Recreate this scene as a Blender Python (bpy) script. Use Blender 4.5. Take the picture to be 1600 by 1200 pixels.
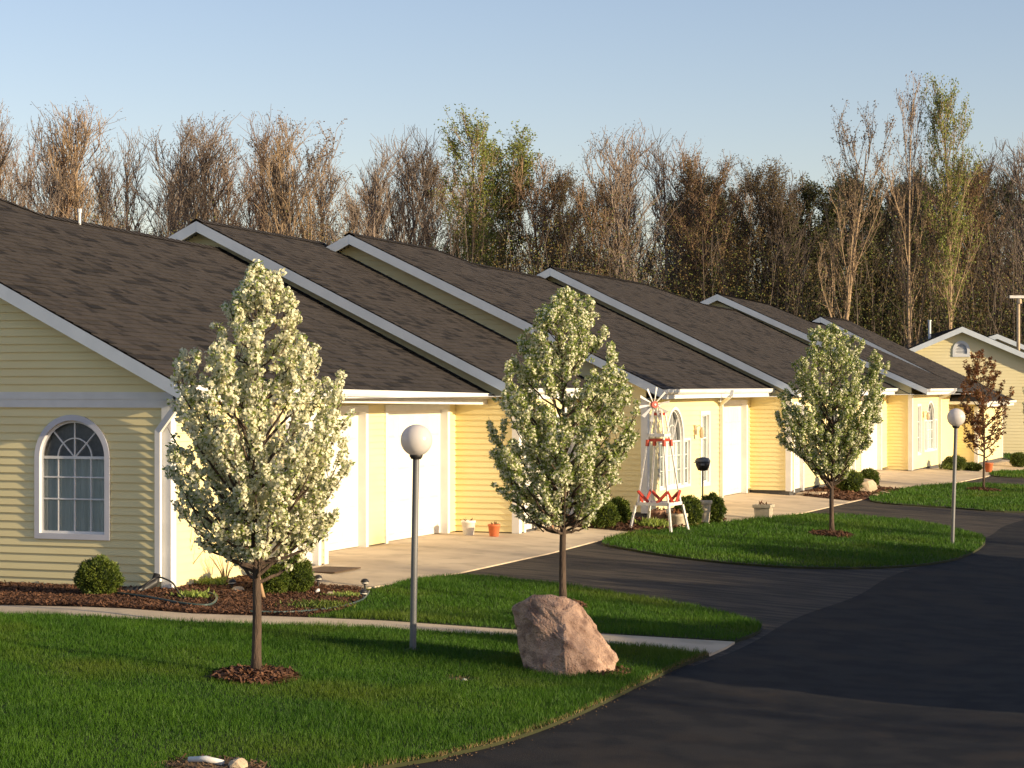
import bpy, bmesh, math, random
import numpy as np
from mathutils import Vector, Matrix
from mathutils.geometry import tessellate_polygon
R = math.radians
for o in list(bpy.data.objects): bpy.data.objects.remove(o)
S = bpy.context.scene
COL = S.collection

# ------------------------------------------------------------------ camera, sky, sun, exposure
F = 3370.0; CAMH = 2.5; HOR = 603.0            # focal length in photo pixels, camera height, horizon row
TH = math.atan(1265 / F); SN, CS = math.sin(TH), math.cos(TH)   # the row of houses runs TH right of the view
CX, CY = -4.114, 26.164                         # near corner of the nearest house
cam = bpy.data.cameras.new('camera'); camo = bpy.data.objects.new('camera', cam); COL.objects.link(camo)
cam.sensor_width = 36; cam.lens = F / 1600 * 36; cam.shift_y = (HOR - 600) / 1600
cam.clip_start = .1; cam.clip_end = 3000
camo.location = (0, 0, CAMH); camo.rotation_euler = (R(90), 0, 0)
S.camera = camo
SUN_EL = R(12.0)
SUN_DU = -0.10                                   # share of the sun's direction along the row, towards the camera
_sv = math.sqrt(1 - SUN_DU ** 2)
SX, SY = _sv * CS + SUN_DU * SN, -_sv * SN + SUN_DU * CS        # horizontal direction to the sun
w = bpy.data.worlds.new('World'); S.world = w; w.use_nodes = True
nt = w.node_tree; nt.nodes.clear()
sky = nt.nodes.new('ShaderNodeTexSky'); sky.sky_type = 'NISHITA'; sky.sun_disc = False
sky.sun_elevation = SUN_EL; sky.sun_rotation = math.atan2(SX, SY); sky.altitude = 200
sky.air_density = 1.0; sky.dust_density = 0.6; sky.ozone_density = 1.6
bg = nt.nodes.new('ShaderNodeBackground'); bg.inputs[1].default_value = 0.122
out = nt.nodes.new('ShaderNodeOutputWorld')
tint = nt.nodes.new('ShaderNodeMix'); tint.data_type = 'RGBA'; tint.blend_type = 'MULTIPLY'; tint.inputs[0].default_value = 1; tint.inputs[7].default_value = (1.07, .92, .96, 1)
nt.links.new(sky.outputs[0], tint.inputs[6]); nt.links.new(tint.outputs[2], bg.inputs[0]); nt.links.new(bg.outputs[0], out.inputs[0])
sl = bpy.data.lights.new('sun', 'SUN'); sl.energy = 5.0; sl.angle = R(.55); sl.color = (1.0, .80, .52)
so = bpy.data.objects.new('sun', sl); COL.objects.link(so)
so.rotation_euler = Vector((SX * math.cos(SUN_EL), SY * math.cos(SUN_EL), math.sin(SUN_EL))).to_track_quat('Z', 'Y').to_euler()
so.location = (30, -20, 40)
S.view_settings.view_transform = 'Standard'; S.view_settings.look = 'None'
S.view_settings.exposure = 0.66; S.view_settings.gamma = 1
S.cycles.max_bounces = 8; S.cycles.transparent_max_bounces = 16

# ------------------------------------------------------------------ frames and measuring
def L2W(v, u, z=0): return (CX + v * CS + u * SN, CY - v * SN + u * CS, z)
def W2L(x, y): return ((x - CX) * CS - (y - CY) * SN, (x - CX) * SN + (y - CY) * CS)
def sm(x, a, b):
    t = min(1, max(0, (x - a) / (b - a))); return t * t * (3 - 2 * t)
def terr(v, u):                                  # the ground falls from the houses to the road
    return -.055 * min(max(v - .3, 0), 9.0) - .22 * sm(u, 43, 52)
def GP(px, py):                                  # point of the ground seen at a photo pixel, in row coordinates (v, u)
    z = 0
    for _ in range(25):
        t = (z - CAMH) / ((HOR - py) / F); v, u = W2L((px - 800) / F * t, t); z = .5 * z + .5 * terr(v, u)
    return (v, u)
def GW(px, py):
    v, u = GP(px, py); return Vector(L2W(v, u, terr(v, u)))

# ------------------------------------------------------------------ materials
def lerp3(a, b, t): return tuple(a[i] * (1 - t) + b[i] * t for i in range(3))
def M(name, c1, c2=None, rough=.6, scale=4.0, bump=0, bscale=60, metal=0, stretch=(1, 1, 1), tone=None, island=False, transl=0, spec=.4, mix_lo=.35, mix_hi=.65, c3=None, c3scale=.8):
    m = bpy.data.materials.new(name); m.use_nodes = True; n = m.node_tree.nodes; l = m.node_tree.links
    b = n['Principled BSDF']; b.inputs['Roughness'].default_value = rough; b.inputs['Metallic'].default_value = metal
    b.inputs['Specular IOR Level'].default_value = spec
    c2 = c2 or tuple(x * .85 for x in c1)
    tc = n.new('ShaderNodeTexCoord'); mp = n.new('ShaderNodeMapping'); mp.inputs['Scale'].default_value = stretch
    l.new(tc.outputs['Object'], mp.inputs[0])
    no = n.new('ShaderNodeTexNoise'); no.inputs['Scale'].default_value = scale; no.inputs['Detail'].default_value = 6
    l.new(mp.outputs[0], no.inputs['Vector'])
    mr = n.new('ShaderNodeMapRange'); mr.inputs['From Min'].default_value = mix_lo; mr.inputs['From Max'].default_value = mix_hi
    l.new(no.outputs[0], mr.inputs['Value'])
    fac = mr.outputs[0]
    if island:
        g = n.new('ShaderNodeNewGeometry'); ad = n.new('ShaderNodeMath'); ad.operation = 'MULTIPLY_ADD'
        ad.inputs[1].default_value = .6; l.new(g.outputs['Random Per Island'], ad.inputs[0])
        h = n.new('ShaderNodeMath'); h.operation = 'MULTIPLY'; h.inputs[1].default_value = .4; l.new(fac, h.inputs[0]); l.new(h.outputs[0], ad.inputs[2]); fac = ad.outputs[0]
    if tone:
        at = n.new('ShaderNodeAttribute'); at.attribute_name = 'tone'; ad = n.new('ShaderNodeMath'); ad.operation = 'MULTIPLY_ADD'
        ad.inputs[1].default_value = tone; l.new(at.outputs['Fac'], ad.inputs[0])
        h = n.new('ShaderNodeMath'); h.operation = 'MULTIPLY'; h.inputs[1].default_value = 1 - tone; l.new(fac, h.inputs[0]); l.new(h.outputs[0], ad.inputs[2]); fac = ad.outputs[0]
    mx = n.new('ShaderNodeMix'); mx.data_type = 'RGBA'; mx.inputs[6].default_value = (*c1, 1); mx.inputs[7].default_value = (*c2, 1)
    l.new(fac, mx.inputs[0]); colr = mx.outputs[2]
    if c3:
        n3 = n.new('ShaderNodeTexNoise'); n3.inputs['Scale'].default_value = c3scale; n3.inputs['Detail'].default_value = 4; l.new(tc.outputs['Object'], n3.inputs['Vector'])
        r3 = n.new('ShaderNodeMapRange'); r3.inputs['From Min'].default_value = .52; r3.inputs['From Max'].default_value = .68; l.new(n3.outputs[0], r3.inputs['Value'])
        m3 = n.new('ShaderNodeMix'); m3.data_type = 'RGBA'; m3.inputs[7].default_value = (*c3, 1); l.new(r3.outputs[0], m3.inputs[0]); l.new(colr, m3.inputs[6]); colr = m3.outputs[2]
    l.new(colr, b.inputs['Base Color'])
    if bump:
        nb = n.new('ShaderNodeTexNoise'); nb.inputs['Scale'].default_value = bscale; nb.inputs['Detail'].default_value = 5; l.new(mp.outputs[0], nb.inputs['Vector'])
        bp = n.new('ShaderNodeBump'); bp.inputs['Strength'].default_value = min(1, bump); bp.inputs['Distance'].default_value = .01 * max(1, bump)
        l.new(nb.outputs[0], bp.inputs['Height']); l.new(bp.outputs[0], b.inputs['Normal'])
    if transl:
        tr = n.new('ShaderNodeBsdfTranslucent'); l.new(colr, tr.inputs[0]); ms = n.new('ShaderNodeMixShader'); ms.inputs[0].default_value = transl
        l.new(b.outputs[0], ms.inputs[1]); l.new(tr.outputs[0], ms.inputs[2]); l.new(ms.outputs[0], n['Material Output'].inputs[0])
    return m
def glass_mat():
    m = bpy.data.materials.new('window_glass'); m.use_nodes = True; n = m.node_tree.nodes; l = m.node_tree.links; n.clear()
    o = n.new('ShaderNodeOutputMaterial'); t = n.new('ShaderNodeBsdfTransparent'); t.inputs[0].default_value = (.86, .9, .9, 1)
    g = n.new('ShaderNodeBsdfGlossy'); g.inputs['Roughness'].default_value = .03; fr = n.new('ShaderNodeFresnel'); fr.inputs[0].default_value = 1.5
    ad = n.new('ShaderNodeMath'); ad.inputs[1].default_value = .08; l.new(fr.outputs[0], ad.inputs[0])
    x = n.new('ShaderNodeMixShader'); l.new(ad.outputs[0], x.inputs[0]); l.new(t.outputs[0], x.inputs[1]); l.new(g.outputs[0], x.inputs[2]); l.new(x.outputs[0], o.inputs[0])
    return m
SIDING = M('yellow_siding', (.84, .725, .385), (.80, .68, .35), rough=.45, scale=1.2, stretch=(1, 1, 3))
SIDING_F = M('pale_siding', (.74, .66, .40), (.70, .62, .36), rough=.5, scale=1)
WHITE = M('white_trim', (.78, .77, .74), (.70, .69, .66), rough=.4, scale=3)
FASC = M('shaded_white_fascia', (.56, .62, .68), (.50, .56, .62), rough=.45, scale=3)  # white rake boards with the blue of sky-lit shade put into the colour
FRAMEW = M('shaded_white_frame', (.60, .60, .64), (.54, .54, .58), rough=.4, scale=3)  # white frame greyed for the gable window, its shade put into the colour
SCREEN = M('shade_cloth', (.34, .34, .36), (.28, .28, .30), rough=.9, scale=30)
SOFFIT = M('soffit', (.66, .67, .68), (.58, .6, .62), rough=.6, scale=40, stretch=(1, 1, 1))
DOORW = M('white_door', (.80, .76, .68), (.74, .70, .62), rough=.35, scale=2)
SHING = M('shingles', (.066, .057, .051), (.0115, .011, .0115), rough=.9, scale=9, tone=.8, bump=.9, bscale=220, spec=.15)
DECK = M('roof_deck', (.05, .045, .04), rough=.9)
FLASH = M('black_flashing', (.012, .012, .014), rough=.5)
FOUND = M('foundation', (.10, .095, .09), (.06, .06, .06), rough=.9, scale=6)
CURT = M('curtain', (.86, .88, .85), (.76, .80, .78), rough=.8, scale=3)
DARK = M('dark_room', (.02, .02, .02), rough=.9)
GLASS = glass_mat()
CONC = M('concrete', (.60, .49, .345), (.50, .40, .28), rough=.85, scale=1.3, bump=.25, bscale=90, c3=(.42, .34, .24), c3scale=2.2)
ASPH_N = M('road_asphalt', (.015, .0152, .0168), (.026, .0245, .0240), rough=.85, scale=2.2, bump=.5, bscale=130, c3=(.036, .029, .024), c3scale=.9, spec=.12, mix_lo=.42, mix_hi=.58)
ASPH_O = M('drive_asphalt', (.032, .028, .0245), (.080, .064, .048), rough=.85, scale=2.5, bump=.6, bscale=120, stretch=(.4, 2.2, 1), spec=.2, mix_lo=.42, mix_hi=.6)
SOIL = M('lawn_soil', (.022, .028, .008), (.034, .036, .012), rough=1, scale=3)
DIRT = M('dirt', (.16, .10, .055), (.09, .055, .03), rough=1, scale=9, bump=1, bscale=60)
MULCHB = M('mulch_base', (.10, .045, .024), (.05, .024, .014), rough=1, scale=20, bump=1.5, bscale=50)
MULCH = M('mulch_chips', (.19, .088, .044), (.05, .024, .014), rough=.9, scale=3, island=True)
GRASS = M('grass_blades', (.022, .078, .004), (.075, .165, .008), rough=.55, scale=.9, island=True, transl=.25, spec=.25, c3=(.080, .130, .010), c3scale=.45)
GRASSD = M('dry_grass', (.22, .15, .06), (.12, .10, .04), rough=.8, island=True)
BARK = M('bark', (.11, .075, .052), (.05, .034, .026), rough=.95, scale=14, bump=1.5, bscale=45, stretch=(1, 1, .25))
PETAL = M('pear_petals', (.88, .855, .68), (.76, .74, .49), rough=.6, island=True, transl=.36, spec=.2)
LEAF = M('young_leaves', (.22, .30, .055), (.36, .44, .10), rough=.5, island=True, transl=.42)
LEAFR = M('purple_leaves', (.16, .045, .024), (.23, .13, .04), rough=.5, island=True, transl=.3)
SHRUB = M('yew_leaves', (.03, .068, .006), (.13, .16, .014), rough=.6, island=True, transl=.12, scale=6)
SHRUBC = M('yew_inner', (.012, .022, .006), rough=1)
STEEL = M('galvanised_steel', (.20, .20, .20), (.13, .135, .14), rough=.5, metal=.3, scale=8, stretch=(1, 1, .15))
BLACKM = M('black_metal', (.02, .02, .022), (.035, .033, .03), rough=.45)
GLOBE = M('white_globe', (.80, .76, .73), (.76, .72, .69), rough=.22, scale=2, transl=.35)
REDP = M('red_paint', (.46, .055, .03), (.36, .04, .022), rough=.5, scale=20)
WPAINT = M('white_paint', (.78, .76, .72), (.6, .58, .54), rough=.5, scale=14)
TERRA = M('terracotta', (.62, .17, .06), (.5, .13, .05), rough=.7, scale=8)
TERRAD = M('dull_terracotta', (.40, .22, .13), (.3, .16, .1), rough=.8, scale=8)
CREAM = M('cream_ceramic', (.62, .54, .40), (.5, .43, .31), rough=.7, scale=12, bump=.4, bscale=40)
WPOT = M('white_plastic_pot', (.80, .76, .68), (.72, .68, .60), rough=.45)
ROCKM = M('pink_granite', (.54, .36, .26), (.32, .205, .15), rough=.85, scale=11, bump=3.2, bscale=48, c3=(.22, .135, .10), c3scale=5.5, mix_lo=.3, mix_hi=.7)
STONE = M('pale_stone', (.55, .43, .29), (.42, .33, .22), rough=.85, scale=8, bump=1, bscale=20)
HOSEM = M('hose', (.06, .09, .08), (.04, .065, .06), rough=.4)
WOODM = M('cut_wood', (.42, .27, .15), (.3, .19, .1), rough=.8, scale=10, stretch=(1, 1, .2))
MATM = M('door_mat', (.12, .075, .045), (.08, .05, .03), rough=1, scale=20)
BRASS = M('brass', (.55, .38, .16), (.4, .28, .12), rough=.35, metal=.8)

# ------------------------------------------------------------------ mesh helpers
def tag(o, label=None, cat=None, group=None, kind=None):
    if label: o['label'] = label
    if cat: o['category'] = cat
    if group: o['group'] = group
    if kind: o['kind'] = kind
    return o
def empty(name, loc, rz=0, label=None, cat=None, group=None):
    o = bpy.data.objects.new(name, None); COL.objects.link(o); o.location = loc; o.rotation_euler = (0, 0, rz); o.empty_display_size = .2
    return tag(o, label, cat, group)
class MB:
    def __init__(s): s.v = []; s.f = []; s.t = []; s.off = (0, 0, 0)
    def quad(s, *p, t=.5):
        n = len(s.v); s.v += [tuple(q) for q in p]; s.f.append(tuple(range(n, n + len(p)))); s.t.append(t); return s
    def raw(s, vs, fs, t=.5):
        n = len(s.v); s.v += [tuple(q) for q in vs]; s.f += [tuple(i + n for i in f) for f in fs]; s.t += [t] * len(fs); return s
    def box(s, a, b):
        x0, y0, z0 = a; x1, y1, z1 = b
        return s.raw([(x0, y0, z0), (x1, y0, z0), (x1, y1, z0), (x0, y1, z0), (x0, y0, z1), (x1, y0, z1), (x1, y1, z1), (x0, y1, z1)],
                     [(0, 3, 2, 1), (4, 5, 6, 7), (0, 1, 5, 4), (1, 2, 6, 5), (2, 3, 7, 6), (3, 0, 4, 7)])
    def prism(s, poly, d):                        # poly: list of 3D points, extruded by vector d
        n = len(poly); top = [tuple(Vector(p) + Vector(d)) for p in poly]
        return s.raw(list(poly) + top, [tuple(range(n))[::-1], tuple(range(n, 2 * n))] + [(i, (i + 1) % n, n + (i + 1) % n, n + i) for i in range(n)])
    def tube(s, pts, rad, n=8, cap=True):
        v, f = tube(pts, rad, n, cap); return s.raw(v, f)
    def lathe(s, prof, n=24, c=(0, 0, 0)):
        vs = []; fs = []
        for r, z in prof:
            for k in range(n): a = 2 * math.pi * k / n; vs.append((c[0] + r * math.cos(a), c[1] + r * math.sin(a), c[2] + z))
        for i in range(len(prof) - 1):
            for k in range(n): fs.append((i * n + k, i * n + (k + 1) % n, (i + 1) * n + (k + 1) % n, (i + 1) * n + k))
        return s.raw(vs, fs)
    def build(s, name, mat, parent=None, smooth=False, base=None, bevel=0):
        me = bpy.data.meshes.new(name)
        vs = s.v
        if base is not None: vs = [(a - base[0], b - base[1], c - base[2]) for a, b, c in vs]
        me.from_pydata(vs, [], s.f)
        at = me.attributes.new('tone', 'FLOAT', 'FACE'); at.data.foreach_set('value', s.t)
        me.materials.append(mat)
        if smooth: me.polygons.foreach_set('use_smooth', [True] * len(me.polygons))
        o = bpy.data.objects.new(name, me); COL.objects.link(o)
        if parent: o.parent = parent
        if bevel:
            b = o.modifiers.new('bevel', 'BEVEL'); b.width = bevel; b.segments = 2; b.limit_method = 'ANGLE'
        return o
def tube(pts, rad, n=8, cap=True):
    P = np.array(pts, float); m = len(P); rad = np.broadcast_to(np.array(rad, float), (m,))
    T = np.gradient(P, axis=0); T /= np.linalg.norm(T, axis=1)[:, None] + 1e-9
    mt = T.mean(0); ref = np.array([0, 0, 1.]) if abs(mt[2]) < .8 * np.linalg.norm(mt) + 1e-9 else np.array([1., 0, 0])
    A = np.cross(T, ref); A /= np.linalg.norm(A, axis=1)[:, None] + 1e-9; B = np.cross(T, A)
    a = np.arange(n) * 2 * math.pi / n
    V = P[:, None, :] + rad[:, None, None] * (np.cos(a)[None, :, None] * A[:, None, :] + np.sin(a)[None, :, None] * B[:, None, :])
    f = []
    for i in range(m - 1):
        for k in range(n): f.append((i * n + k, i * n + (k + 1) % n, (i + 1) * n + (k + 1) % n, (i + 1) * n + k))
    if cap: f.append(tuple(range(n))[::-1]); f.append(tuple(range((m - 1) * n, m * n)))
    return V.reshape(-1, 3).tolist(), f
def npmesh(name, V, nper, mat, parent=None, smooth=False):     # V: (count*nper, 3) separate n-gons
    V = np.asarray(V, np.float32).reshape(-1, 3); cnt = len(V) // nper
    me = bpy.data.meshes.new(name); me.vertices.add(len(V)); me.vertices.foreach_set('co', V.ravel())
    me.loops.add(len(V)); me.loops.foreach_set('vertex_index', np.arange(len(V), dtype=np.int32))
    me.polygons.add(cnt); me.polygons.foreach_set('loop_start', np.arange(cnt, dtype=np.int32) * nper)
    me.update(calc_edges=True); me.materials.append(mat)
    o = bpy.data.objects.new(name, me); COL.objects.link(o)
    if parent: o.parent = parent
    return o
def catmull(pts, n=6, closed=False):
    out = []; m = len(pts)
    for i in range(m if closed else m - 1):
        if closed: p = [pts[(i + k - 1) % m] for k in range(4)]
        else: p = [pts[max(0, i - 1)], pts[i], pts[i + 1], pts[min(m - 1, i + 2)]]
        for j in range(n):
            t = j / n
            out.append(tuple(.5 * (2 * p[1][k] + (p[2][k] - p[0][k]) * t + (2 * p[0][k] - 5 * p[1][k] + 4 * p[2][k] - p[3][k]) * t * t + (3 * p[1][k] - p[0][k] - 3 * p[2][k] + p[3][k]) * t ** 3) for k in range(len(p[0]))))
    if not closed: out.append(tuple(pts[-1]))
    return out
ROT = -TH
def row_obj(o): o.location = (CX, CY, 0); o.rotation_euler = (0, 0, ROT); return o     # an object whose mesh is in row coordinates

# ------------------------------------------------------------------ ground sheets
def sheet(name, poly, mat, lift, thick=.0, kind='structure', dv=.5, du=1.5, fn=None):
    bm = bmesh.new(); vs = [bm.verts.new((p[0], p[1], 0)) for p in poly]
    tri = tessellate_polygon([[Vector((p[0], p[1], 0)) for p in poly]])
    for t in tri:
        try: bm.faces.new([vs[i] for i in t])
        except ValueError: pass
    xs = [p[0] for p in poly]; ys = [p[1] for p in poly]
    def cuts(lo, hi, d, ax):
        k = math.ceil(lo / d)
        while k * d < hi:
            co = (k * d, 0, 0) if ax == 0 else (0, k * d, 0); no = (1, 0, 0) if ax == 0 else (0, 1, 0)
            bmesh.ops.bisect_plane(bm, geom=bm.verts[:] + bm.edges[:] + bm.faces[:], plane_co=co, plane_no=no); k += 1
    cuts(max(min(xs), -.5), min(max(xs), 10), dv, 0); cuts(max(min(ys), 42), min(max(ys), 53), du, 1)
    bmesh.ops.recalc_face_normals(bm, faces=bm.faces)
    for f in bm.faces:
        if f.normal.z < 0: f.normal_flip()
    if thick:
        r = bmesh.ops.extrude_edge_only(bm, edges=[e for e in bm.edges if e.is_boundary])
        low = {v for v in r['geom'] if isinstance(v, bmesh.types.BMVert)}
    else: low = set()
    for v in bm.verts: v.co.z = terr(v.co.x, v.co.y) + lift - (thick if v in low else 0) + (fn(v.co.x, v.co.y) if fn else 0)
    me = bpy.data.meshes.new(name); bm.to_mesh(me); bm.free(); me.materials.append(mat)
    o = bpy.data.objects.new(name, me); COL.objects.link(o); row_obj(o); tag(o, kind=kind); return o
G = lambda *ps: [GP(*p) for p in ps]
gl = MB(); gv = [-500, -120, -40, -12, -4, 0, .3] + [.3 + .75 * k for k in range(1, 13)] + [14, 25, 60, 200, 500]
gu = [-200, -60, -20, 0, 20, 40, 43, 44.5, 46, 47.5, 49, 50.5, 52, 60, 90, 150, 300, 900]
for i in range(len(gv) - 1):
    for j in range(len(gu) - 1):
        gl.quad(*[(a, b, terr(a, b) - .09) for a, b in ((gv[i], gu[j]), (gv[i + 1], gu[j]), (gv[i + 1], gu[j + 1]), (gv[i], gu[j + 1]))])
row_obj(tag(gl.build('ground', SOIL), kind='structure'))

road_edge1 = catmull([(-34, -19), (-14, -17), (0, -15.4), (4.5, -13.6)] + G((600, 1199), (700, 1180), (800, 1155), (900, 1118), (1000, 1070), (1060, 1042), (1108, 1024)), 5)
walkN = G((1108, 1024), (980, 1010), (800, 996), (600, 984), (300, 974), (0, 963)) + [(-34, GP(0, 963)[1] + .2)]
walkF = [(-34, GP(0, 947)[1] + .2)] + G((0, 947), (300, 960), (480, 966), (600, 971), (800, 985), (950, 992), (1148, 1004))
LAWN1 = road_edge1 + walkN[1:]
sheet('walkway', walkF + G((1135, 1012),) + walkN, CONC, .010, .05)
bed_edge = catmull(G((480, 966), (530, 957), (562, 944), (576, 930), (560, 922)), 4)
LAWN2 = bed_edge[:-1] + catmull(G((585, 924), (640, 908), (700, 901), (760, 902), (880, 915), (1000, 935), (1100, 952), (1175, 972), (1188, 986), (1148, 1003)), 4) + list(reversed(walkF[4:7]))
LAWN3 = catmull(G((940, 848), (985, 834), (1040, 829), (1090, 822), (1180, 812), (1250, 805), (1330, 806), (1400, 812), (1480, 824), (1540, 843), (1500, 872), (1400, 886), (1250, 887), (1100, 876), (990, 860)), 4, True)
LAWN4 = catmull(G((1360, 783), (1400, 766), (1500, 756), (1600, 760), (1700, 766), (1720, 790), (1600, 800), (1480, 793)), 4, True)
LAWN5 = catmull(G((1545, 741), (1600, 735), (1680, 735), (1760, 742), (1680, 748), (1600, 747)), 4, True)
EDG = [(7.0 + .06 * math.sin(k * .5), -1.5 + k * .5) for k in range(60)]
sheet('road', [(-36, -60), (16, -60), (16, 110), (6.7, 110)] + EDG[::-1] + [(6.7, -1.8), (5.5, -9), (0, -13.3), (-36, -15)], ASPH_N, -.016)
sheet('driveway', [(1.0, -1.8), (6.7, -1.8)] + EDG + [(6.7, 110), (1.0, 110)], ASPH_O, -.016)
BEDU = GP(560, 922)[1]
ap = G((503, 918), (560, 921), (640, 907), (717, 895), (860, 864), (960, 838), (985, 829))
CONC1 = [(-.9, ap[0][1])] + ap + [(1.6, ap[-1][1] + .6), (-1.2, 15.9), (-1.2, 4)]
sheet('apron', CONC1, CONC, .002, .05)
c2 = G((1122, 814), (1180, 811), (1256, 801), (1330, 784), (1370, 775))
CONC2 = [(.6, c2[0][1] - .2)] + c2 + [(1.5, c2[-1][1] + 1), (-.2, 34)]
sheet('apron', CONC2, CONC, .002, .05)
c3 = G((1395, 768), (1480, 757), (1540, 745), (1600, 738), (1680, 733))
CONC3 = [(.6, c3[0][1] + .3)] + c3 + [(4, 75), (.3, 75), (.3, 33)]
sheet('apron', CONC3, CONC, .006, .06)
BED1 = [(-12, .1), (-12, walkF[0][1])] + walkF[1:4] + bed_edge[1:] + [ap[0], (.0, 2.6), (-.1, .1)]
sheet('mulch_bed', BED1, MULCHB, .008, .06)
BED3 = G((893, 823), (985, 831), (1045, 829), (1090, 823), (1135, 815)) + [(1.0, GP(1125, 815)[1] + 2.5), (1.0, 15.9), (-.8, 15.9)]
sheet('mulch_bed', BED3, MULCHB, .012, .06)
BED4 = G((1255, 775), (1330, 783), (1372, 776), (1410, 766)) + [(1.4, GP(1410, 766)[1] + .5), (1.4, 27.6)]
sheet('mulch_bed', BED4, MULCHB, .014, .06)
for nm, p in (('lawn', [(-34, walkF[0][1]), (-12.01, walkF[0][1] - .01), (-12.01, 60), (-34, 60)]), ('lawn', LAWN1), ('lawn', LAWN2), ('lawn', LAWN3), ('lawn', LAWN4), ('lawn', LAWN5)): sheet(nm, p, SOIL, .014, .05)
sheet('lawn', [(-14, 60), (3.6, 60), (3.6, 120), (-14, 120)], SOIL, .02)

# ------------------------------------------------------------------ blades of grass
rng = np.random.default_rng(7)
def inpoly(P, poly):
    x, y = P[:, 0], P[:, 1]; c = np.zeros(len(P), bool); n = len(poly)
    for i in range(n):
        x0, y0 = poly[i]; x1, y1 = poly[(i + 1) % n]
        m = ((y0 > y) != (y1 > y)); c ^= m & (x < (x1 - x0) * (y - y0) / (y1 - y0 + 1e-12) + x0)
    return c
def terr_np(v, u):
    t = np.clip((u - 43) / 9, 0, 1); return -.055 * np.clip(v - .3, 0, 9) - .22 * t * t * (3 - 2 * t)
def inview(P, margin=1.6, back=1.2):
    X = CX + P[:, 0] * CS + P[:, 1] * SN; Y = CY - P[:, 0] * SN + P[:, 1] * CS
    return (np.abs(X) < Y * .2375 + margin) & (Y > 13.2)
def scatter(poly, dens, margin=1.6):
    p = np.array(poly); lo, hi = p.min(0), p.max(0); n = int((hi - lo).prod() * dens)
    P = rng.random((n, 2)) * (hi - lo) + lo; P = P[inview(P, margin)]; return P[inpoly(P, poly)]
def value_noise(P, s, seed=0):
    r = np.random.default_rng(seed).random((64, 64)); q = P * s; i = np.floor(q).astype(int); f = q - i; f = f * f * (3 - 2 * f)
    a = r[i[:, 0] % 64, i[:, 1] % 64]; b = r[(i[:, 0] + 1) % 64, i[:, 1] % 64]; c = r[i[:, 0] % 64, (i[:, 1] + 1) % 64]; d = r[(i[:, 0] + 1) % 64, (i[:, 1] + 1) % 64]
    return (a * (1 - f[:, 0]) + b * f[:, 0]) * (1 - f[:, 1]) + (c * (1 - f[:, 0]) + d * f[:, 0]) * f[:, 1]
HOLES = []     # (v, u, radius v, radius u) spots without grass
def blades(poly, dens, h, wd, name, mat=GRASS, P=None):
    if P is None: P = scatter(poly, dens)
    for hv, hu, ra, rb in HOLES:
        q = ((P[:, 0] - hv) / ra) ** 2 + ((P[:, 1] - hu) / rb) ** 2; P = P[q > .8 + .35 * rng.random(len(P))]
    n = len(P); z = terr_np(P[:, 0], P[:, 1]) + .015
    hh = h * (.55 + .7 * rng.random(n)) * (.65 + .7 * value_noise(P, 1.7, 1)) * (.8 + .4 * value_noise(P, 6, 3)); a = rng.random(n) * 2 * math.pi; la = rng.random(n) * 2 * math.pi; ll = hh * (.15 + .6 * rng.random(n))
    W = wd * (.7 + .6 * rng.random(n)); dx, dy = np.cos(a) * W / 2, np.sin(a) * W / 2
    V = np.zeros((n, 3, 3)); V[:, 0] = np.c_[P[:, 0] - dx, P[:, 1] - dy, z]; V[:, 1] = np.c_[P[:, 0] + dx, P[:, 1] + dy, z]
    V[:, 2] = np.c_[P[:, 0] + np.cos(la) * ll, P[:, 1] + np.sin(la) * ll, z + hh]
    o = npmesh(name, V, 3, mat); row_obj(o); tag(o, 'short green lawn grass' if mat is GRASS else 'dry straw-coloured grass at bare spots', 'grass', kind='stuff'); return o
T1, T2, T3, T4 = GP(400, 1062), GP(880, 950), GP(1300, 838), GP(1537, 768)
LP1, LP2 = GP(645, 1018), GP(1488, 852)
RK = GP(882, 1046); PIPE = GP(340, 1206); SPOT = GP(720, 1064); SPOT2 = GP(790, 1108)
HOLES += [(T1[0], T1[1], .36, .42), (T2[0], T2[1], .3, .3), (T3[0], T3[1] - .1, .42, .42), (T4[0], T4[1], .45, .45), (LP1[0], LP1[1], .1, .1), (RK[0] + .22, RK[1], .36, .30), (PIPE[0], PIPE[1], .42, .38), (SPOT[0], SPOT[1], .14, .14)]
blades(LAWN1, 5200, .050, .0058, 'grass')
blades(LAWN2, 3000, .055, .0075, 'grass')
blades(LAWN3, 1000, .06, .013, 'grass')
blades(LAWN4, 450, .07, .02, 'grass')
blades(LAWN5, 250, .07, .03, 'grass')
blades([(-10, 60), (3.6, 60), (3.6, 90), (-10, 90)], 40, .09, .06, 'grass')
def ring(v, u, ra, rb, dens):
    n = int(ra * rb * 3.14 * dens); a = rng.random(n) * 6.28; r = np.sqrt(rng.random(n)); return np.c_[v + np.cos(a) * r * ra, u + np.sin(a) * r * rb]
hold = HOLES; HOLES = []
ed = np.array(road_edge1[12:]); k = rng.integers(0, len(ed) - 1, 2800); tt = rng.random(2800)[:, None]
blades(None, 0, .035, .007, 'dry_grass', GRASSD, ed[k] * (1 - tt) + ed[k + 1] * tt + rng.normal(0, .018, (2800, 2)) - [.02, 0])
for hv, hu, a_, b_, d_ in ((PIPE[0], PIPE[1], .5, .42, 900), (SPOT2[0], SPOT2[1], .22, .2, 260), (GP(852, 1096)[0], GP(852, 1096)[1], .12, .12, 260), (SPOT[0], SPOT[1], .18, .18, 700), (RK[0] + .25, RK[1] - .05, .5, .35, 700)):
    blades(None, 0, .03, .007, 'dry_grass', GRASSD, ring(hv, hu, a_, b_, d_))
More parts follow.
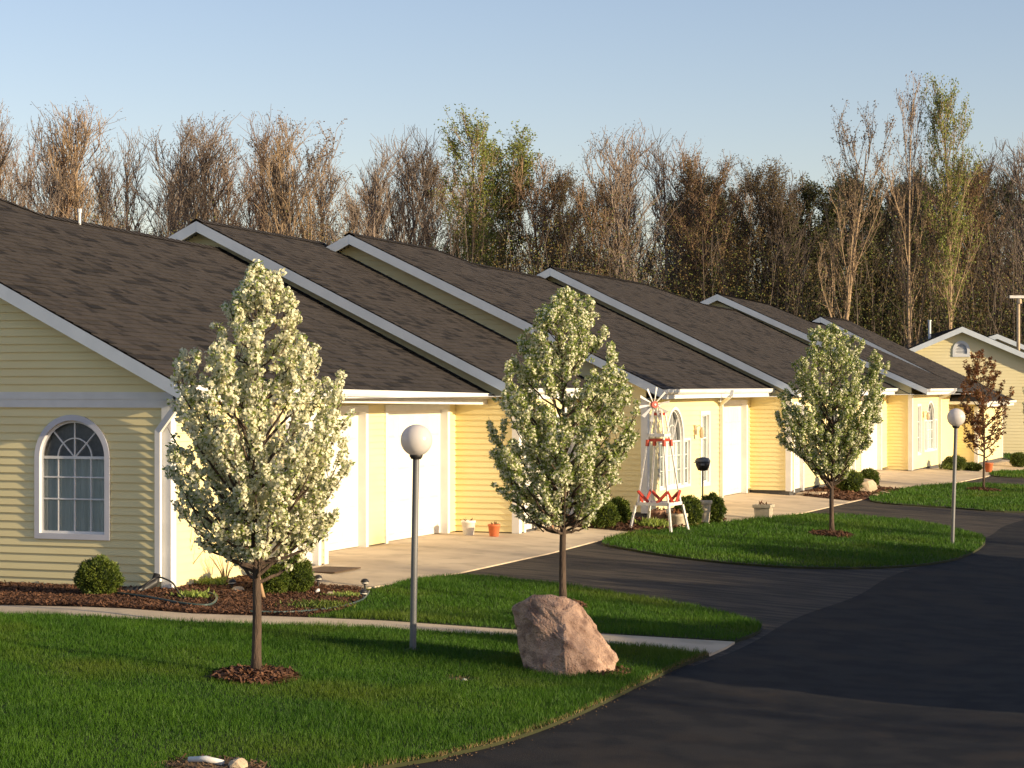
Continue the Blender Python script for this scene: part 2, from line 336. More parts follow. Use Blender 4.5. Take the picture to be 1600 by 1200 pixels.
kk = rng.integers(0, len(ed) - 1, 160); tt = rng.random(160)[:, None]; gp_ = ed[kk] * (1 - tt) + ed[kk + 1] * tt + np.abs(rng.normal(0, .06, (160, 1))) * [[1, -.2]]
gr = MB()
for q in gp_: gr.raw(*[x for x in (lambda r: ([(q[0] + a * r, q[1] + b * r, terr(*q) - .012 + c * r) for a, b, c in ((1, .2, 0), (-.2, 1, 0), (-1, -.3, 0), (.3, -1, 0), (.1, .1, .8))], [(0, 1, 4), (1, 2, 4), (2, 3, 4), (3, 0, 4)]))(.004 + .008 * rng.random())])
row_obj(tag(gr.build('road_grit', DIRT), 'loose grit along the road edge', 'gravel', kind='stuff'))
def disc(v, u, ra, rb, lift, mat, name, h=.05, kind='structure', n=28):
    m = MB(); rs = (0, .4, .75, 1.0); rr = np.random.default_rng(int(abs(v * 100)))
    jit = 1 + .12 * rr.normal(size=n)
    vs = []
    for r in rs:
        for k in range(n):
            a = 6.2832 * k / n; q = r * (jit[k] if r > 0 else 1); x, y = v + ra * q * math.cos(a), u + rb * q * math.sin(a); vs.append((x, y, terr(x, y) + lift + h * (1 - r * r)))
    fs = [(i * n + k, i * n + (k + 1) % n, (i + 1) * n + (k + 1) % n, (i + 1) * n + k) for i in range(3) for k in range(n)]
    m.raw(vs, fs); return row_obj(tag(m.build(name, mat, smooth=True), kind=kind))
def chips(P, size, name='mulch_chips', hfun=None, mat=MULCH):
    n = len(P); z = terr_np(P[:, 0], P[:, 1]) + .025 + .03 * rng.random(n) + (hfun(P) if hfun else 0)
    a = rng.random(n) * 6.28; l = size * (.5 + rng.random(n)); ww = size * .3 * (.6 + rng.random(n)); t = rng.normal(0, .4, n)
    d = np.c_[np.cos(a), np.sin(a), t]; e = np.c_[-np.sin(a), np.cos(a), rng.normal(0, .5, n)]; c = np.c_[P, z]
    V = np.stack([c - d * l[:, None] - e * ww[:, None], c + d * l[:, None] - e * ww[:, None], c + d * l[:, None] + e * ww[:, None], c - d * l[:, None] + e * ww[:, None]], 1)
    o = npmesh(name, V, 4, mat); row_obj(o); return tag(o, 'brown shredded bark mulch', 'mulch', kind='stuff')
chips(scatter(BED1, 3000), .018); chips(scatter(BED3, 500), .035); chips(scatter(BED4, 350), .04)
for (tv, tu), ra, rb in ((T1, .40, .46), (T3, .42, .42), (T4, .45, .45), (T2, .3, .3)):
    disc(tv, tu, ra, rb, .015, MULCHB, 'mulch_ring')
    chips(ring(tv, tu, ra * .98, rb * .98, 2200), .028, hfun=lambda P: .05 * (1 - np.clip(((P[:, 0] - tv) / ra) ** 2 + ((P[:, 1] - tu) / rb) ** 2, 0, 1)))
disc(PIPE[0], PIPE[1], .42, .38, .012, DIRT, 'bare_dirt', .03); chips(ring(*PIPE, .4, .36, 900), .02, name='dirt_clods', mat=DIRT)
disc(SPOT[0], SPOT[1], .15, .15, .005, DIRT, 'bare_dirt', .01); disc(LP1[0], LP1[1], .1, .1, .012, DIRT, 'bare_dirt', .015)
disc(RK[0] + .2, RK[1], .52, .4, .012, DIRT, 'bare_dirt', .02); chips(ring(RK[0] + .35, RK[1] - .02, .35, .3, 1500), .025)

# ------------------------------------------------------------------ houses
def subtract(iv, ops):
    for a, b in ops:
        nx = []
        for s, e in iv:
            if b <= s or a >= e: nx.append((s, e))
            else:
                if a > s: nx.append((s, a))
                if b < e: nx.append((b, e))
        iv = nx
    return iv
def siding(mb, o, ax, nr, z0, z1, interval, ops=(), expo=.1):
    # o: origin (v,u); ax, nr: unit vectors; interval(z)->(s0,s1); ops: functions z->(a,b) or None with .z range
    k = 0; z = z0
    def pt(s, d, zz): return (o[0] + ax[0] * s + nr[0] * d, o[1] + ax[1] * s + nr[1] * d, zz)
    flip = (ax[0] * nr[1] - ax[1] * nr[0]) > 0
    while z < z1 - 1e-4:
        zt = min(z + expo, z1); near = [f for f in ops if f.z0 < zt and f.z1 > z]
        i0 = interval(z + .001); i1 = interval(zt - .001); n = 6 if near else (3 if (i0 != i1) else 1)
        for j in range(n):
            f0, f1 = j / n, (j + 1) / n; za, zb = z + (zt - z) * f0, z + (zt - z) * f1; zm = (za + zb) / 2
            iv = interval(zm)
            if iv is None: continue
            iv = subtract([iv], [q for q in (f(zm) for f in near) if q])
            da, db = .021 * (1 - f0) + .002 * f0, .021 * (1 - f1) + .002 * f1
            for s, e in iv:
                if e - s < 1e-3: continue
                q = [pt(s, da, za), pt(e, da, za), pt(e, db, zb), pt(s, db, zb)]
                mb.quad(*(q if not flip else q[::-1]))
                if j == 0:
                    q = [pt(s, .0, za), pt(e, .0, za), pt(e, da, za), pt(s, da, za)]; mb.quad(*(q if not flip else q[::-1]))
        z = zt
class Op:
    def __init__(s, a, b, z0, z1, arch=0): s.a, s.b, s.z0, s.z1, s.arch = a, b, z0, z1, arch
    def __call__(s, z):
        if not (s.z0 <= z <= s.z1): return None
        if s.arch:
            zc = s.z1 - s.arch
            if z > zc:
                r = (s.b - s.a) / 2; h = r * math.sqrt(max(0, 1 - ((z - zc) / s.arch) ** 2)); c = (s.a + s.b) / 2; return (c - h, c + h)
        return (s.a, s.b)
def frame_pts(op, grow, n=20):                    # outline in (s,z), counter-clockwise from bottom left
    a, b, z0, z1 = op.a - grow, op.b + grow, op.z0 - grow, op.z1 + grow
    if not op.arch: return [(a, z0), (b, z0), (b, z1), (a, z1)]
    c = (a + b) / 2; r = (b - a) / 2; zc = op.z1 - op.arch; h = z1 - zc
    return [(a, z0), (b, z0)] + [(c + r * math.cos(t), zc + h * math.sin(t)) for t in [math.pi * k / n for k in range(n + 1)]]
def bar(mb, P, s0, z0, s1, z1, wd, d0, d1):       # a flat bar in the wall plane between two (s,z) points
    dx, dz = s1 - s0, z1 - z0; L = math.hypot(dx, dz) or 1; nx, nz = -dz / L * wd / 2, dx / L * wd / 2
    q = [(s0 - nx, z0 - nz), (s1 - nx, z1 - nz), (s1 + nx, z1 + nz), (s0 + nx, z0 + nz)]
    mb.raw([P(s, d0, z) for s, z in q] + [P(s, d1, z) for s, z in q], [(0, 1, 2, 3), (7, 6, 5, 4), (0, 4, 5, 1), (1, 5, 6, 2), (2, 6, 7, 3), (3, 7, 4, 0)])
def window(root, base, o, ax, nr, op, cols=4, rows=(), fan=0, tw=.075, curtain='sheer', name='window', gable=False):
    P = lambda s, d, z: (o[0] + ax[0] * s + nr[0] * d, o[1] + ax[1] * s + nr[1] * d, z)
    fr = MB(); i = frame_pts(op, 0); x = frame_pts(op, tw); n = len(i); rev = (ax[0] * nr[1] - ax[1] * nr[0]) > 0
    vs = [P(s, .035, z) for s, z in x] + [P(s, .035, z) for s, z in i] + [P(s, -.09, z) for s, z in i] + [P(s, .0, z) for s, z in x]
    fs = []
    for k in range(n):
        j = (k + 1) % n; fs += [(k, j, n + j, n + k), (n + k, n + j, 2 * n + j, 2 * n + k), (3 * n + k, 3 * n + j, j, k)]
    fr.raw(vs, fs)
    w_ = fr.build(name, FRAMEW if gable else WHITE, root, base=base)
    sash = MB(); a, b = op.a, op.b; zc = op.z1 - op.arch; d0, d1 = -.055, -.03; m_ = .014
    ins = frame_pts(op, -.03); vs = [P(s, -.02, z) for s, z in i] + [P(s, -.02, z) for s, z in ins]; sash.raw(vs, [(k, (k + 1) % n, n + (k + 1) % n, n + k) for k in range(n)])
    for k in range(1, cols): s = a + (b - a) * k / cols; bar(sash, P, s, op.z0, s, zc if op.arch else op.z1, m_, d0, d1)
    for z, ww in rows: bar(sash, P, a, z, b, z, ww, d0 - .003, d1 + .003)
    if op.arch and fan:
        c = (a + b) / 2; r = (b - a) / 2; h = op.arch
        for t in ((90,) if fan == 1 else (47, 90, 133)): bar(sash, P, c, zc, c + r * math.cos(R(t)), zc + h * math.sin(R(t)), m_, d0 + .002, d1 - .002)
        pv = None
        for t in range(0, 181, 12):
            q = (c + r * .52 * math.cos(R(t)), zc + h * .52 * math.sin(R(t)))
            if pv: bar(sash, P, *pv, *q, m_, d0 + .004, d1 - .004)
            pv = q
    sash.build('muntins', WHITE, w_, base=base)
    g = MB(); q = [P(s, -.06, z) for s, z in i]; g.quad(*q); g.build('pane', GLASS, w_, base=base)
    cu = MB(); N = 60; top = zc - .01 if (op.arch and curtain == 'sheer') else op.z1
    for k in range(N):
        s0, s1 = a + (b - a) * k / N, a + (b - a) * (k + 1) / N
        f = lambda s: -.085 - .012 * math.sin(s * 95) - .01 * math.sin(s * 41 + 1)
        cu.quad(P(s0, f(s0), op.z0), P(s1, f(s1), op.z0), P(s1, f(s1), top), P(s0, f(s0), top))
    cu.build('curtain', CURT, w_, base=base, smooth=True)
    if top < op.z1: sc_ = MB(); q = [P(s, -.11, z) for s, z in i if z >= top - .001] ; sc_.quad(P(a, -.11, top), P(b, -.11, top), *q); sc_.build('shade_cloth', SCREEN, w_, base=base)
    dk = MB(); A, B = a - .2, b + .2; Z0, Z1 = op.z0 - .1, op.z1 + .1
    for q in ([(A, -.7, Z0), (B, -.7, Z0), (B, -.7, Z1), (A, -.7, Z1)], [(A, -.09, Z0), (A, -.7, Z0), (A, -.7, Z1), (A, -.09, Z1)], [(B, -.09, Z0), (B, -.7, Z0), (B, -.7, Z1), (B, -.09, Z1)], [(A, -.09, Z1), (B, -.09, Z1), (B, -.7, Z1), (A, -.7, Z1)], [(A, -.09, Z0), (B, -.09, Z0), (B, -.7, Z0), (A, -.7, Z0)]):
        dk.quad(*[P(*p) for p in q])
    dk.build('room_shell', DARK, w_, base=base)
def panel_door(root, base, o, ax, nr, u0, u1, z1, rows=4, cols=4, inset=.1, name='garage_door', win=None, zb=0):
    P = lambda s, d, z: (o[0] + ax[0] * s + nr[0] * d, o[1] + ax[1] * s + nr[1] * d, z)
    d = MB(); d.raw([P(s, -inset - t, z) for t in (0, .05) for s, z in ((u0, zb), (u1, zb), (u1, z1), (u0, z1))], [(0, 1, 2, 3), (7, 6, 5, 4), (0, 4, 5, 1), (2, 6, 7, 3), (1, 5, 6, 2), (3, 7, 4, 0)])
    ph = (z1 - zb) / rows
    for r in range(rows):
        for c in range(cols):
            a = u0 + (u1 - u0) * (c + .12) / cols; b = u0 + (u1 - u0) * (c + .88) / cols; za = zb + ph * (r + .18); zt = zb + ph * (r + .82)
            if win and win[0] <= r < win[1]: continue
            d.raw([P(s, -inset + q, z) for q, g in ((.002, 0), (.012, .03)) for s, z in ((a + g, za + g), (b - g, za + g), (b - g, zt - g), (a + g, zt - g))], [(4, 5, 6, 7), (0, 1, 5, 4), (1, 2, 6, 5), (2, 3, 7, 6), (3, 0, 4, 7)])
        if r and not win: bar(d, P, u0, zb + ph * r, u1, zb + ph * r, .012, -inset - .002, -inset + .003)
    do = d.build(name, DOORW, root, base=base)
    if win:
        za, zt = zb + ph * (win[0] + .1), zb + ph * (win[1] - .1); g = MB(); g.quad(*[P(s, -inset + .004, z) for s, z in ((u0 + .12, za), (u1 - .12, za), (u1 - .12, zt), (u0 + .12, zt))]); g.build('door_glass', M_DG, do, base=base)
        mm = MB()
        for s, z in ((u0 + .12, None), (u1 - .12, None)): bar(mm, P, s, za, s, zt, .03, -inset, -inset + .02)
        for z in (za, zt, (za + zt) / 2): bar(mm, P, u0 + .1, z, u1 - .1, z, .024, -inset, -inset + .022)
        for k in (1, 2): s = u0 + .12 + (u1 - u0 - .24) * k / 3; bar(mm, P, s, za, s, zt, .014, -inset, -inset + .018)
        mm.build('muntins', WHITE, do, base=base)
        h = MB(); c = P(u0 + .07, -inset + .04, zb + .95); h.raw(*ico(.035, c)); h.build('handle', BRASS, do, base=base, smooth=True)
    return do
M_DG = M('door_glass', (.10, .11, .12), (.06, .07, .08), rough=.1, spec=.8)
def ico(r, c=(0, 0, 0), sub=2, sc=(1, 1, 1)):
    bm = bmesh.new(); bmesh.ops.create_icosphere(bm, subdivisions=sub, radius=r); v = [(q.co.x * sc[0] + c[0], q.co.y * sc[1] + c[1], q.co.z * sc[2] + c[2]) for q in bm.verts]; f = [tuple(x.index for x in q.verts) for q in bm.faces]; bm.free(); return v, f
def casing(mb, P, a, b, z0, z1, w_=.1, d0=.0, d1=.035, reveal=.1):   # three-sided door trim with its reveal
    for s0, s1, za, zb in ((a - w_, a, z0, z1 + w_), (b, b + w_, z0, z1 + w_), (a, b, z1, z1 + w_)):
        q = [(s0, za), (s1, za), (s1, zb), (s0, zb)]
        mb.raw([P(s, d0, z) for s, z in q] + [P(s, d1, z) for s, z in q], [(0, 1, 2, 3), (7, 6, 5, 4), (0, 4, 5, 1), (1, 5, 6, 2), (2, 6, 7, 3), (3, 7, 4, 0)])
    for q in ([(a, z0), (a, z1)], [(b, z0), (b, z1)], [(a, z1), (b, z1)]):
        mb.quad(P(q[0][0], d0, q[0][1]), P(q[1][0], d0, q[1][1]), P(q[1][0], -reveal - .04, q[1][1]), P(q[0][0], -reveal - .04, q[0][1]))
VN = ((0, 1), (1, 0)); UN = ((1, 0), (0, -1))     # (axis, normal) of a street wall and of a gable wall
rnd = random.Random(5)
def roof(root, base, ve, ze, m, st, back=-12.2, hip=None, shear=0, tilt=0, u0=None, uend=None, zmin=1.9):
    U0 = st[0][0]
    zr = lambda v: ze + m * (ve - v)
    def ulast(v):
        if hip: return hip[0] + (hip[1] - hip[0]) * (v - st[-1][1]) / (ve - st[-1][1])
        if v >= st[-1][1]: return st[-1][0]
        for (a, va), (b, vb) in zip(st, st[1:]):
            if vb > v >= va: return a + (b - a) * (v - va) / (vb - va)
        return st[0][0]
    mb = MB(); dv = .125; v = ve + .02; r = 0; K = shear
    def SH(o):
        for q in o.data.vertices: d_ = max(0, q.co.y + base[1] - U0); q.co.x -= K * d_; q.co.z -= tilt * d_
        return o
    nrm = Vector((m, 0, 1)).normalized()
    vt = min(p[1] for p in st)
    while v > vt + .01:
        v2 = max(v - dv, vt); u = U0 - rnd.random() * .2; e0 = ulast(v); e1 = ulast(v2); ue = max(e0, e1)
        while u < ue:
            wd = rnd.choice((.12, .16, .22, .3, .4)); a, b = max(u, U0), u + wd; u = b
            if b <= U0: continue
            t = rnd.random() ** 2 * .35 + (.65 if rnd.random() < (.30 if math.sin(u * 1.7 + r * .9) * math.cos(r * .55 + u * .6) > .3 else .11) else 0); h = .010 + (.005 if rnd.random() < .5 else 0)
            A0, B0 = min(a, e0), min(b, e0); A1, B1 = min(a, e1), min(b, e1)
            p = [(A0, v, h), (B0, v, h), (B1, v2, .003), (A1, v2, .003)]
            q = [(vv + nrm.x * hh, uu, zr(vv) + nrm.z * hh) for uu, vv, hh in p]
            mb.quad(*q, t=t); mb.quad((v, A0, zr(v)), (v, B0, zr(v)), q[1], q[0], t=min(1, t + .5))
        v = v2; r += 1
    rf = SH(mb.build('roof', SHING, root, base=base))
    dk = MB(); L = []
    for u, vr in st: L.append([(ve, u, zr(ve) - .012), (vr, u, zr(vr) - .012), (back, u, max(zmin, zr(vr) - m * (vr - back)))])
    if hip: L[-1][0] = (ve, hip[1], zr(ve) - .012)
    for A, B in zip(L, L[1:]):
        dk.quad(A[0], B[0], B[1], A[1]); dk.quad(A[1], B[1], B[2], A[2])
    if hip: dk.quad(L[-1][1], (ve, hip[1], ze - .012), (-9, hip[1], ze - .012))
    SH(dk.build('roof_deck', SHING, rf, base=base))
    rc = MB()                                      # ridge cap shingles
    for (a, va), (b, vb) in zip(st, st[1:]):
        n = max(1, int((b - a) / .2))
        for k in range(n):
            p0, p1 = (a + (b - a) * k / n, va + (vb - va) * k / n), (a + (b - a) * (k + 1) / n + .02, va + (vb - va) * (k + 1) / n)
            for sg in (1, -1):
                rc.quad((p0[1], p0[0], zr(p0[1]) + .03), (p1[1], p1[0], zr(p1[1]) + .02), (p1[1] + sg * .14, p1[0], zr(p1[1]) + .02 - m * .14), (p0[1] + sg * .14, p0[0], zr(p0[1]) + .03 - m * .14), t=rnd.random() * .5)
    SH(rc.build('ridge_cap', SHING, rf, base=base))
    # rake boards, soffit
    va = st[0][1]; rk = MB(); bd = .185
    rk.prism([(ve, U0, zr(ve) - .015), (va, U0, zr(va) - .015), (va, U0, zr(va) - bd - .02), (ve, U0, zr(ve) - bd)], (0, .03, 0))
    rk.prism([(va, U0 + .001, zr(va) - .015), (back, U0 + .001, zr(va) - m * (va - back) - .015), (back, U0 + .001, zr(va) - m * (va - back) - bd), (va, U0 + .001, zr(va) - bd - .02)], (0, .03, 0))
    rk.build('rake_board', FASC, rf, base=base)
    sf = MB(); k = .155
    sf.quad((ve, U0 + .03, zr(ve) - k), (va, U0 + .03, zr(va) - k), (va, u0 + .02, zr(va) - k), (ve, u0 + .02, zr(ve) - k))
    sf.quad((va, U0 + .03, zr(va) - k), (back, U0 + .03, zr(va) - m * (va - back) - k), (back, u0 + .02, zr(va) - m * (va - back) - k), (va, u0 + .02, zr(va) - k))
    sf.build('rake_soffit', SOFFIT, rf, base=base)
    return rf
def gutter(root, base, ve, z, ua, ub, rf=None, name='gutter'):
    prof = [(0, -.095), (.06, -.095), (.095, -.06), (.095, -.01), (.108, -.01), (.108, 0), (.085, 0), (.085, -.055), (.055, -.085), (0, -.085)]
    g = MB(); g.prism([(ve + a, ua, z + b) for a, b in prof], (0, ub - ua, 0))
    for u in (ua, ub): g.box((ve, u - .004, z - .095), (ve + .1, u + .004, z - .01))
    return g.build(name, WHITE, root, base=base)
def unit(u0, vc, uc, vg, uend, rf, gop=(), eop=(), gar=(), label='', z0=.04, group='attached yellow houses in a row', gab_from=-11.5, eave_u=None, band=False):
    ve, ze, m, st, kw = rf; base = (vc, u0, terr(vc, u0) if vc > 0 else 0)
    root = empty('row_house', L2W(*base), ROT, label, 'house', group)
    zr = lambda v: ze + m * (ve - v); va = st[0][1]; zs = ze - .2
    sd = MB()
    def gi(z):                                    # extent of the gable wall at height z
        hi = vc if z < zr(vc) - .17 else ve - (z + .16 - ze) / m; lo = gab_from
        zb = lambda v: zr(va) - m * (va - v) - .17
        if z > zb(lo): lo = va - (zr(va) - .17 - z) / m
        return None if hi - lo < .01 else (lo, hi)
    siding(sd, (0, u0), *UN, z0, zr(va) - .2, lambda z: gi(z), list(gop))
    siding(sd, (vc, 0), *VN, z0, zs, lambda z: (u0, uc), [o for o in eop])
    siding(sd, (vg, 0), *VN, z0, zs, lambda z: (uc, uend), [Op(a, b, 0, h) for a, b, h in gar])
    sd.build('siding', SIDING, root, base=base)
    bk = MB(); t = .02                            # plain core walls behind the boards
    bk.box((gab_from, u0 + .9, -.3), (vg - .9, uend - .05, 2.2))
    bk.build('inner_core', DARK, root, base=base)
    wl = MB(); wl.quad((vc, uc, -.2), (vg, uc, -.2), (vg, uc, zs), (vc, uc, zs)); wl.quad((gab_from, u0 + .02, -.2), (gab_from, uend, -.2), (gab_from, uend, 2.3), (gab_from, u0 + .02, 2.3)); wl.quad((vg, uend - .01, -.2), (gab_from, uend - .01, -.2), (gab_from, uend - .01, 2.4), (vg, uend - .01, 2.4)); wl.build('plain_wall', SIDING, root, base=base)
    fd = MB(); d = .02
    fd.box((gab_from, u0 + .015, -.5), (vc - .015, u0 + .25, z0)); fd.box((vc - .25, u0 + .26, -.5), (vc - .015, uc - .01, z0)); fd.box((vg - .3, uc, -.5), (vg - .13, uend - .02, .0))
    fd.build('foundation', FOUND, root, base=base)
    P = lambda s, dd, z: (vg + dd, s, z)
    tr = MB()
    for a, b, h in gar: casing(tr, P, a, b, 0, h)
    if gar: tr.build('door_trim', WHITE, root, base=base)
    for a, b, h in gar: panel_door(root, base, (vg, 0), *VN, a, b, h, rows=4, cols=4 if b - a < 3 else 8, zb=.012)
    for v, u, w1 in ((vc, u0, .1), (vc, uc, -.1)):
        ct = MB()
        if w1 > 0: ct.box((v - .1, u - .032, z0 - .02), (v + .03, u - .001, zs)); ct.box((v + .003, u - .001, z0 - .021), (v + .031, u + .1, zs))
        else: ct.box((v + .0, u - .1, z0 - .02), (v + .03, u, zs)); ct.box((v - .1, u + .001, z0 - .021), (v + .031, u + .03, zs))
        ct.build('corner_trim', WHITE, root, base=base)
    ro = roof(root, base, ve, ze, m, st, u0=u0, uend=uend, **kw)
    eu = eave_u or uend
    def SH(o):
        for q in o.data.vertices: d_ = max(0, q.co.y + base[1] - st[0][0]); q.co.x -= kw.get('shear', 0) * d_; q.co.z -= kw.get('tilt', 0) * d_
    SH(gutter(ro, base, ve, ze - .01, st[0][0] + .02, eu - .02))
    fa = MB(); fa.box((ve - .03, st[0][0] + .04, ze - .2), (ve - .003, eu - .01, ze - .02)); SH(fa.build('fascia', WHITE, ro, base=base))
    sf = MB(); sf.box((vg - .05, uc + .03, ze - .195), (ve - .031, uend, ze - .19)); sf.box((vc - .05, st[0][0] + .05, ze - .194), (ve - .032, uc + .029, ze - .189)); sf.build('eave_soffit', SOFFIT, ro, base=base)
    return root, base
def flashing(root, base, ve, ze, m, u, v_hi, v_lo, prev=None):   # black step flashing where a lower roof meets the gable wall
    pv, pz, pm = prev[:3]; pv -= prev[4].get('shear', 0) * (u - prev[3][0][0]); pz -= prev[4].get('tilt', 0) * (u - prev[3][0][0]); f = MB(); z = lambda v: pz + pm * (pv - v)
    f.prism([(v_hi, u - .035, z(v_hi) + .01), (v_lo, u - .035, z(v_lo) + .01), (v_lo, u - .035, z(v_lo) + .03), (v_hi, u - .035, z(v_hi) + .03)], (0, .03, 0)); f.build('flashing', FLASH, root, base=base)
def entry(root, base, v, a, b, h=2.03, **k):
    P = lambda s, dd, z: (v + dd, s, z); t = MB(); casing(t, P, a, b, 0, h, w_=.09); t.build('entry_trim', WHITE, root, base=base)
    return panel_door(root, base, (v, 0), *VN, a, b, h, rows=4, cols=2, inset=.06, name='entry_door', zb=.03, **k)
def sconce(root, base, v, u, z):
    s = MB(); s.box((v + .01, u - .05, z - .1), (v + .05, u + .05, z + .1)); s.tube([(v + .05, u, z + .05), (v + .12, u, z + .1), (v + .16, u, z + .05)], .008, 5)
    s.lathe([(.0, .06), (.02, .05), (.055, -.02), (.045, -.15), (.0, -.17)], 8, (v + .17, u, z)); s.build('wall_lantern', STONE, root, base=base)
def palladian(root, base, v, uL, uR, z0, zt, flank=.42, zf=None):
    o = (v, 0); c0, c1 = uL + flank + .09, uR - flank - .09; zf = zf or zt - .62
    window(root, base, o, *VN, Op(c0, c1, z0, zt, zt - zf), cols=3, rows=[(zf, .03), (z0 + (zf - z0) * .36, .016), (z0 + (zf - z0) * .68, .016)], fan=3, tw=.06)
    for a, b in ((uL, uL + flank), (uR - flank, uR)): window(root, base, o, *VN, Op(a, b, z0, zf + .0), cols=2, rows=[(z0 + (zf - z0) * .36, .016), (z0 + (zf - z0) * .68, .016)], tw=.05)
    return [Op(c0, c1, z0, zt, zt - zf), Op(uL, uL + flank, z0, zf), Op(uR - flank, uR, z0, zf)]
def pal_ops(uL, uR, z0, zt, flank=.42, zf=None):
    zf = zf or zt - .62; return [Op(uL + flank + .09, uR - flank - .09, z0, zt, zt - zf), Op(uL, uL + flank, z0, zf), Op(uR - flank, uR, z0, zf)]
def downspout(root, base, pts, name='downspout', mat=WHITE):
    d = MB()
    for a, b in zip(pts, pts[1:]):
        A, B = Vector(a), Vector(b); t = (B - A).normalized(); x = t.cross(Vector((0, 1, 0)) if abs(t.y) < .9 else Vector((1, 0, 0))).normalized(); y = t.cross(x); w2, h2 = .036, .028
        A = A - t * .012; B = B + t * .012
        d.raw([tuple(p + x * i * w2 + y * j * h2) for p in (A, B) for i, j in ((-1, -1), (1, -1), (1, 1), (-1, 1))], [(0, 1, 2, 3), (7, 6, 5, 4), (0, 4, 5, 1), (1, 5, 6, 2), (2, 6, 7, 3), (3, 7, 4, 0)])
    d.build(name, mat, root, base=base)
# --- unit 1
R1 = (.27, 2.52, .50, [(-.3, -6.0), (4.2, -5.9), (5.3, -5.05), (11.2, -4.85)], dict(shear=.045, tilt=.012))
w1 = Op(-1.865, -.935, .675, 2.075, .462)
u1, b1 = unit(0, -.04, 4.37, -.85, 11.2, R1, gop=[w1], eop=[Op(3.15, 4.07, 0, 2.03)], gar=[(4.9, 7.44, 2.1), (8.3, 10.78, 2.1)], label='nearest yellow house of the row with arched gable window and two white garage doors', z0=.02)
window(u1, b1, (0, 0), *UN, w1, cols=4, rows=[(1.613, .035), (1.10, .018), (1.37 - .0, .018)], fan=3, tw=.07, gable=True)
bd = MB(); bd.box((-11.5, -.034, 2.235), (.02, -.004, 2.325)); bd.box((-11.5, -.04, 2.335), (.02, -.004, 2.425)); bd.box((-11.5, -.03, 2.32), (.02, -.005, 2.34)); bd.build('band_board', WHITE, u1, base=b1)
entry(u1, b1, -.04, 3.15, 4.07, win=(2, 4))
downspout(u1, b1, [(.16, -.12, 2.42), (.16, -.13, 2.3), (-.16, -.07, 1.95), (-.16, -.07, .14)])
de = MB(); de.tube([(-.16, -.10, .22), (-.17, -.14, .12), (-.24, -.30, .05), (-.36, -.55, .03)], [.045, .05, .05, .05], 10); de.build('drain_extension', BLACKM, u1, base=b1, smooth=True)
# --- unit 2
R2 = (.38, 2.47, .49, [(10.9, -5.7), (16.25, -5.55)], dict(shear=.045))
u2, b2 = unit(11.2, .30, 13.6, -.3, 16.2, R2, eop=[Op(11.5, 12.42, 0, 2.03), Op(12.7, 13.2, .35, 1.95)], gar=[(13.85, 15.9, 2.1)], label='second yellow house of the row with a narrow front behind the middle blossom tree', z0=.02)
entry(u2, b2, .30, 11.5, 12.42, win=(2, 4)); window(u2, b2, (.30, 0), *VN, Op(12.7, 13.2, .35, 1.95), cols=2, rows=[(.9, .016), (1.45, .016)], tw=.05)
flashing(u2, b2, *R2[:3], 11.2, -5.4, .12, R1)
# --- unit 3
R3 = (1.45, 2.45, .474, [(15.9, -5.03), (20.6, -5.0), (21.6, -4.4), (26.45, -4.2)], dict(shear=.046))
p3 = pal_ops(17.0, 19.12, .52, 2.03, .4, 1.4)
u3, b3 = unit(16.2, 1.04, 21.55, .45, 26.4, R3, eop=p3 + [Op(20.0, 20.58, .5, 1.9)], gar=[(22.9, 26.0, 2.08)], label='third yellow house of the row with three-part arched window behind the garden windmill', z0=.1)
palladian(u3, b3, 1.04, 17.0, 19.12, .52, 2.03, .4, 1.4); window(u3, b3, (1.04, 0), *VN, Op(20.0, 20.58, .5, 1.9), cols=3, rows=[(.95, .03), (1.42, .03)], tw=.08); sconce(u3, b3, 1.04, 19.5, 1.6)
flashing(u3, b3, *R3[:3], 16.2, -5.2, .4, R2)
downspout(u3, b3, [(1.46, 21.0, 2.4), (1.44, 21.0, 2.3), (1.1, 21.45, 2.12), (1.1, 21.45, .12)])
# --- unit 4
R4 = (1.66, 2.44, .482, [(26.1, -4.42), (34.7, -4.6), (38.0, -3.4), (41.95, -3.3)], dict(shear=.04))
R4[3][1] = (34.7, -4.4)
u4, b4 = unit(26.4, 1.42, 33.3, .75, 41.9, R4, eop=[Op(26.75, 27.65, 0, 2.03)] + pal_ops(30.0, 32.1, .52, 2.03, .4, 1.4), gar=[(34.2, 37.0, 2.08), (38.0, 40.9, 2.08)], label='fourth yellow house of the row, its front partly hidden by the third blossom tree', z0=.06)
entry(u4, b4, 1.42, 26.75, 27.65, win=(2, 4)); palladian(u4, b4, 1.42, 30.0, 32.1, .52, 2.03, .4, 1.4)
flashing(u4, b4, *R4[:3], 26.4, -4.4, 1.35, R3)
# --- unit 5
R5 = (2.02, 2.43, .452, [(41.6, -4.45), (48.7, -4.35), (49.9, -3.0), (52.5, -3.0)], dict(shear=.05))
u5, b5 = unit(41.9, 1.50, 46.9, 1.1, 52.4, R5, eop=[Op(42.8, 43.35, .45, 1.88)] + pal_ops(44.0, 46.3, .5, 1.98, .36, 1.4) , gar=[], label='fifth yellow house of the row with tall narrow window beside an arched one', z0=-.02, eave_u=48.9)
window(u5, b5, (1.5, 0), *VN, Op(42.8, 43.35, .45, 1.88), cols=2, rows=[(.92, .03), (1.4, .03)], tw=.07); palladian(u5, b5, 1.5, 44.0, 46.3, .5, 1.98, .36, 1.4); sconce(u5, b5, 1.5, 43.8, 1.62)
downspout(u5, b5, [(2.06, 46.7, 2.4), (2.0, 46.7, 2.3), (1.56, 46.75, 2.1), (1.56, 46.75, 0)])
window(u5, b5, (1.1, 0), *VN, Op(48.3, 49.3, .3, 1.5), cols=2, rows=[(.7, .03), (1.1, .03)], tw=.08)
